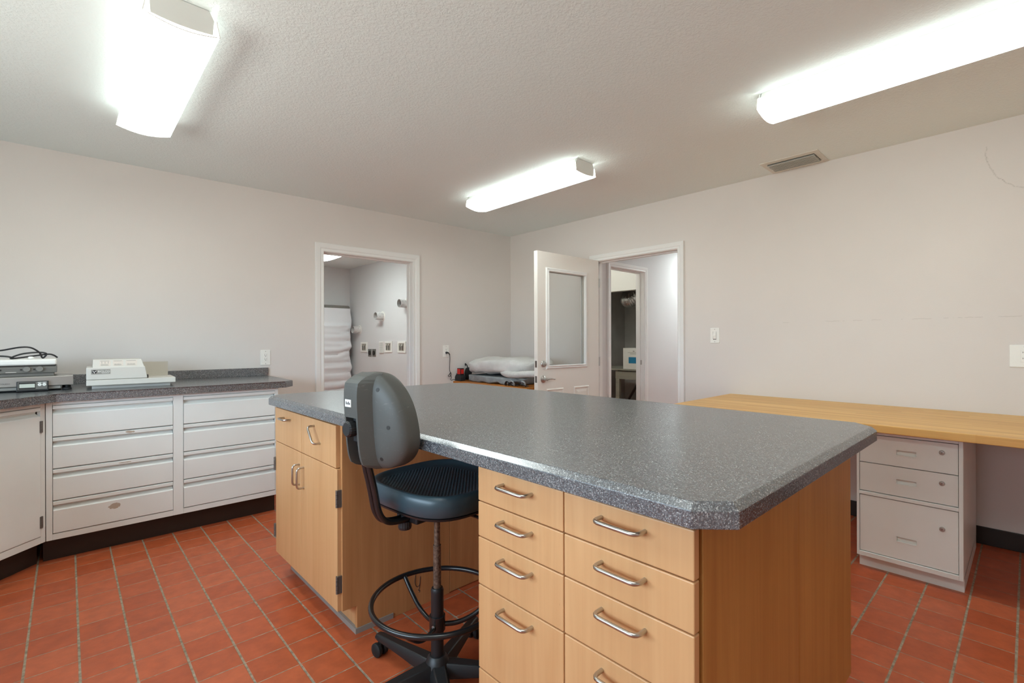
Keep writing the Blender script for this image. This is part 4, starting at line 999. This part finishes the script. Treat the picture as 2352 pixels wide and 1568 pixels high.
# mattress leaning on the far wall in a loose white sheet
mt = thing('mattress', 'mattress standing on end in a wrinkled white sheet', 'mattress', (2.915, 7.93, 0))
m = MB(); m.box(-0.68, 0.655, 0.0, 0.20, 0.02, 1.835); m.done('mattress_core', 'mattress_grey', mt, bevel=0.03, seg=3, label='grey mattress top end above the sheet')
N, Kk = 40, 90; rings = []
for j in range(Kk + 1):
    z = 0.01 + 1.775*j/Kk; ring = []
    top = max(0, (z-1.60)/0.2)
    for i in range(N):
        a = 2*PI*i/N; c_, s_ = cos(a), sin(a); e = 2/9
        hw = 0.69 + 0.012*sin(z*17) - 0.030*max(0, min(1, (1.55-z)/0.3)) + 0.045*max(0, min(1, (0.95-z)/0.5))
        x = math.copysign(abs(c_)**e, c_)*hw - 0.01; y = math.copysign(abs(s_)**e, s_)*0.115 + 0.10
        n1 = mnoise.noise(Vector((x*1.1, z*2.2, 1.3))); n2 = mnoise.noise(Vector((x*2.6, z*9.0 - x*2.5, 4.1))); n3 = mnoise.noise(Vector((x*4.0 + z, z*18.0 - x*9.0, 8.7)))
        amp = 0.0 if z > 1.54 else min(1.0, (1.54-z)/0.05)
        wr = 0.030*abs(n2) + 0.012*abs(n3) + 0.014*abs(sin(z*19 + 2.2*n1 - x*2.0))**0.7
        if s_ < 0.2: y -= amp*wr*1.5
        if c_ > 0.5: x += amp*0.35*(n2*0.03 + n3*0.02)
        ring.append((x, y, z))
    rings.append(ring)
m = MB(); m.rings(rings, cap1=False); m.done('sheet', 'sheet', mt, smooth=True, label='wrinkled white fitted sheet')

# ------------------------------------------------------------------ closet contents
o = thing('folding_table', 'grey painted trestle table in the dark recess', 'table', (5.83, 3.585, 0))
m = MB(); m.box(0, 0.75, -0.12, 1.00, 0.797, 0.815); m.done('tabletop', 'old_wood', o)
m = MB(); m.box(0.02, 0.045, -0.10, 0.51, 0.67, 0.780); m.box(0.045, 0.7, 0.485, 0.51, 0.67, 0.796); m.done('apron', 'old_wood', o)
m = MB(); m.box(0.02, 0.06, 0.445, 0.505, 0, 0.668); m.done('leg', 'old_wood', o)
m = MB(); m.box(0.02, 0.06, -0.09, -0.03, 0, 0.668); m.done('leg', 'old_wood', o)
m = MB(); m.sweep([(0.10, 0.42, 0.25), (0.10, 0.12, 0.72)], 0.02, 4); m.done('brace', 'slot', o)
o = thing('carton', 'white box with a blue label on the recess table', 'box', (5.85, 3.585, 0.8155))
m = MB(); m.box(0, 0.22, -0.06, 0.38, 0, 0.30); m.done('box_body', 'box_white', o, bevel=0.004)
m = MB(); m.box(-0.0015, 0.001, 0.02, 0.285, 0.085, 0.172); m.done('blue_label', 'blue', o, label='blue printed panel')
m = MB(); m.box(-0.0015, 0.001, 0.14, 0.26, 0.215, 0.220); m.box(-0.0015, 0.001, 0.10, 0.30, 0.235, 0.238); m.box(-0.0015, 0.001, 0.19, 0.215, 0.25, 0.262); m.done('box_print', 'panel_grey', o)
m = MB(); m.sweep([(5.98, 3.50, 1.118), (5.98, 3.42, 1.27)], 0.015, 4); o = m.done('paint_stick', 'box_white'); tag(o, 'short white stick leaning on the carton in the recess', 'stick')
o = thing('flexible_duct', 'crinkled aluminium duct hanging at the top of the recess', 'duct', (6.25, 3.98, 0))
path = spline([(0.0, -0.45, 2.06), (-0.02, -0.25, 2.02), (-0.04, 0.0, 1.86), (-0.02, 0.13, 1.84), (0.10, 0.20, 1.90), (0.25, 0.22, 2.06)], 12)
m = MB(); m.sweep(path, [0.115 + 0.010*(k % 2) for k in range(len(path))], 22); m.done('duct_hose', 'alu', o)

# ------------------------------------------------------------------ light from outside
w = bpy.data.worlds.new('sky'); scene.world = w; w.use_nodes = True
nt = w.node_tree; bg = nt.nodes['Background']
# pale sky above the horizon, unseen ground glow below added to brighten the ceiling
tc = nt.nodes.new('ShaderNodeTexCoord'); sx = nt.nodes.new('ShaderNodeSeparateXYZ'); rp = nt.nodes.new('ShaderNodeValToRGB')
mp = nt.nodes.new('ShaderNodeMapRange'); mp.inputs['From Min'].default_value = -0.05; mp.inputs['From Max'].default_value = 0.05
nt.links.new(tc.outputs['Generated'], sx.inputs[0]); nt.links.new(sx.outputs[2], mp.inputs['Value']); nt.links.new(mp.outputs[0], rp.inputs[0])
GROUND, SKY = 7.0, 8.5
rp.color_ramp.elements[0].color = (0.94, 1.0, 0.94, 1); rp.color_ramp.elements[1].color = (0.62*SKY/GROUND, 0.82*SKY/GROUND, 1.0*SKY/GROUND, 1)
nt.links.new(rp.outputs[0], bg.inputs[0]); bg.inputs[1].default_value = GROUND
pl_ = bpy.data.lights.new('window_portal', 'AREA'); pl_.shape = 'RECTANGLE'; pl_.size = WY1-WY0; pl_.size_y = WZ1-WZ0
pl_.cycles.is_portal = True
po = bpy.data.objects.new('window_portal', pl_); COL.objects.link(po); po.location = (XL-0.10, (WY0+WY1)/2, (WZ0+WZ1)/2); po.rotation_euler = (0, -PI/2, 0)
# rotate so that the portal faces +x and its long side runs along y
po.rotation_euler = Matrix(((0, 0, -1), (1, 0, 0), (0, -1, 0))).to_euler()
closet_lamp = bpy.data.lights.new('closet_bulb', 'POINT'); closet_lamp.energy = 7; closet_lamp.shadow_soft_size = 0.08; closet_lamp.color = (1, 0.98, 0.92)
co = bpy.data.objects.new('closet_bulb', closet_lamp); COL.objects.link(co); co.location = (4.85, 3.95, 2.38)

# ------------------------------------------------------------------ camera
cam = bpy.data.cameras.new('camera'); cam.sensor_width = 36.0; cam.sensor_fit = 'HORIZONTAL'; cam.lens = 1102/2352*36
cam.clip_start = 0.02
co = bpy.data.objects.new('camera', cam); COL.objects.link(co); scene.camera = co
th = math.radians(47.15); rl = math.radians(0.17)
fw = Vector((cos(th), sin(th), 0)); rt = Vector((sin(th), -cos(th), 0)); up = Vector((0, 0, 1))
r2 = cos(rl)*rt - sin(rl)*up; u2 = sin(rl)*rt + cos(rl)*up
co.matrix_world = Matrix(((r2.x, u2.x, -fw.x, 0), (r2.y, u2.y, -fw.y, 0), (r2.z, u2.z, -fw.z, 1.214), (0, 0, 0, 1)))

vs = scene.view_settings
scene.display_settings.display_device = 'sRGB'
vs.view_transform = 'Standard'; vs.look = 'None'; vs.exposure = 0.78; vs.gamma = 1.0; vs.use_curve_mapping = False
scene.cycles.max_bounces = 10; scene.cycles.diffuse_bounces = 6; scene.cycles.glossy_bounces = 4
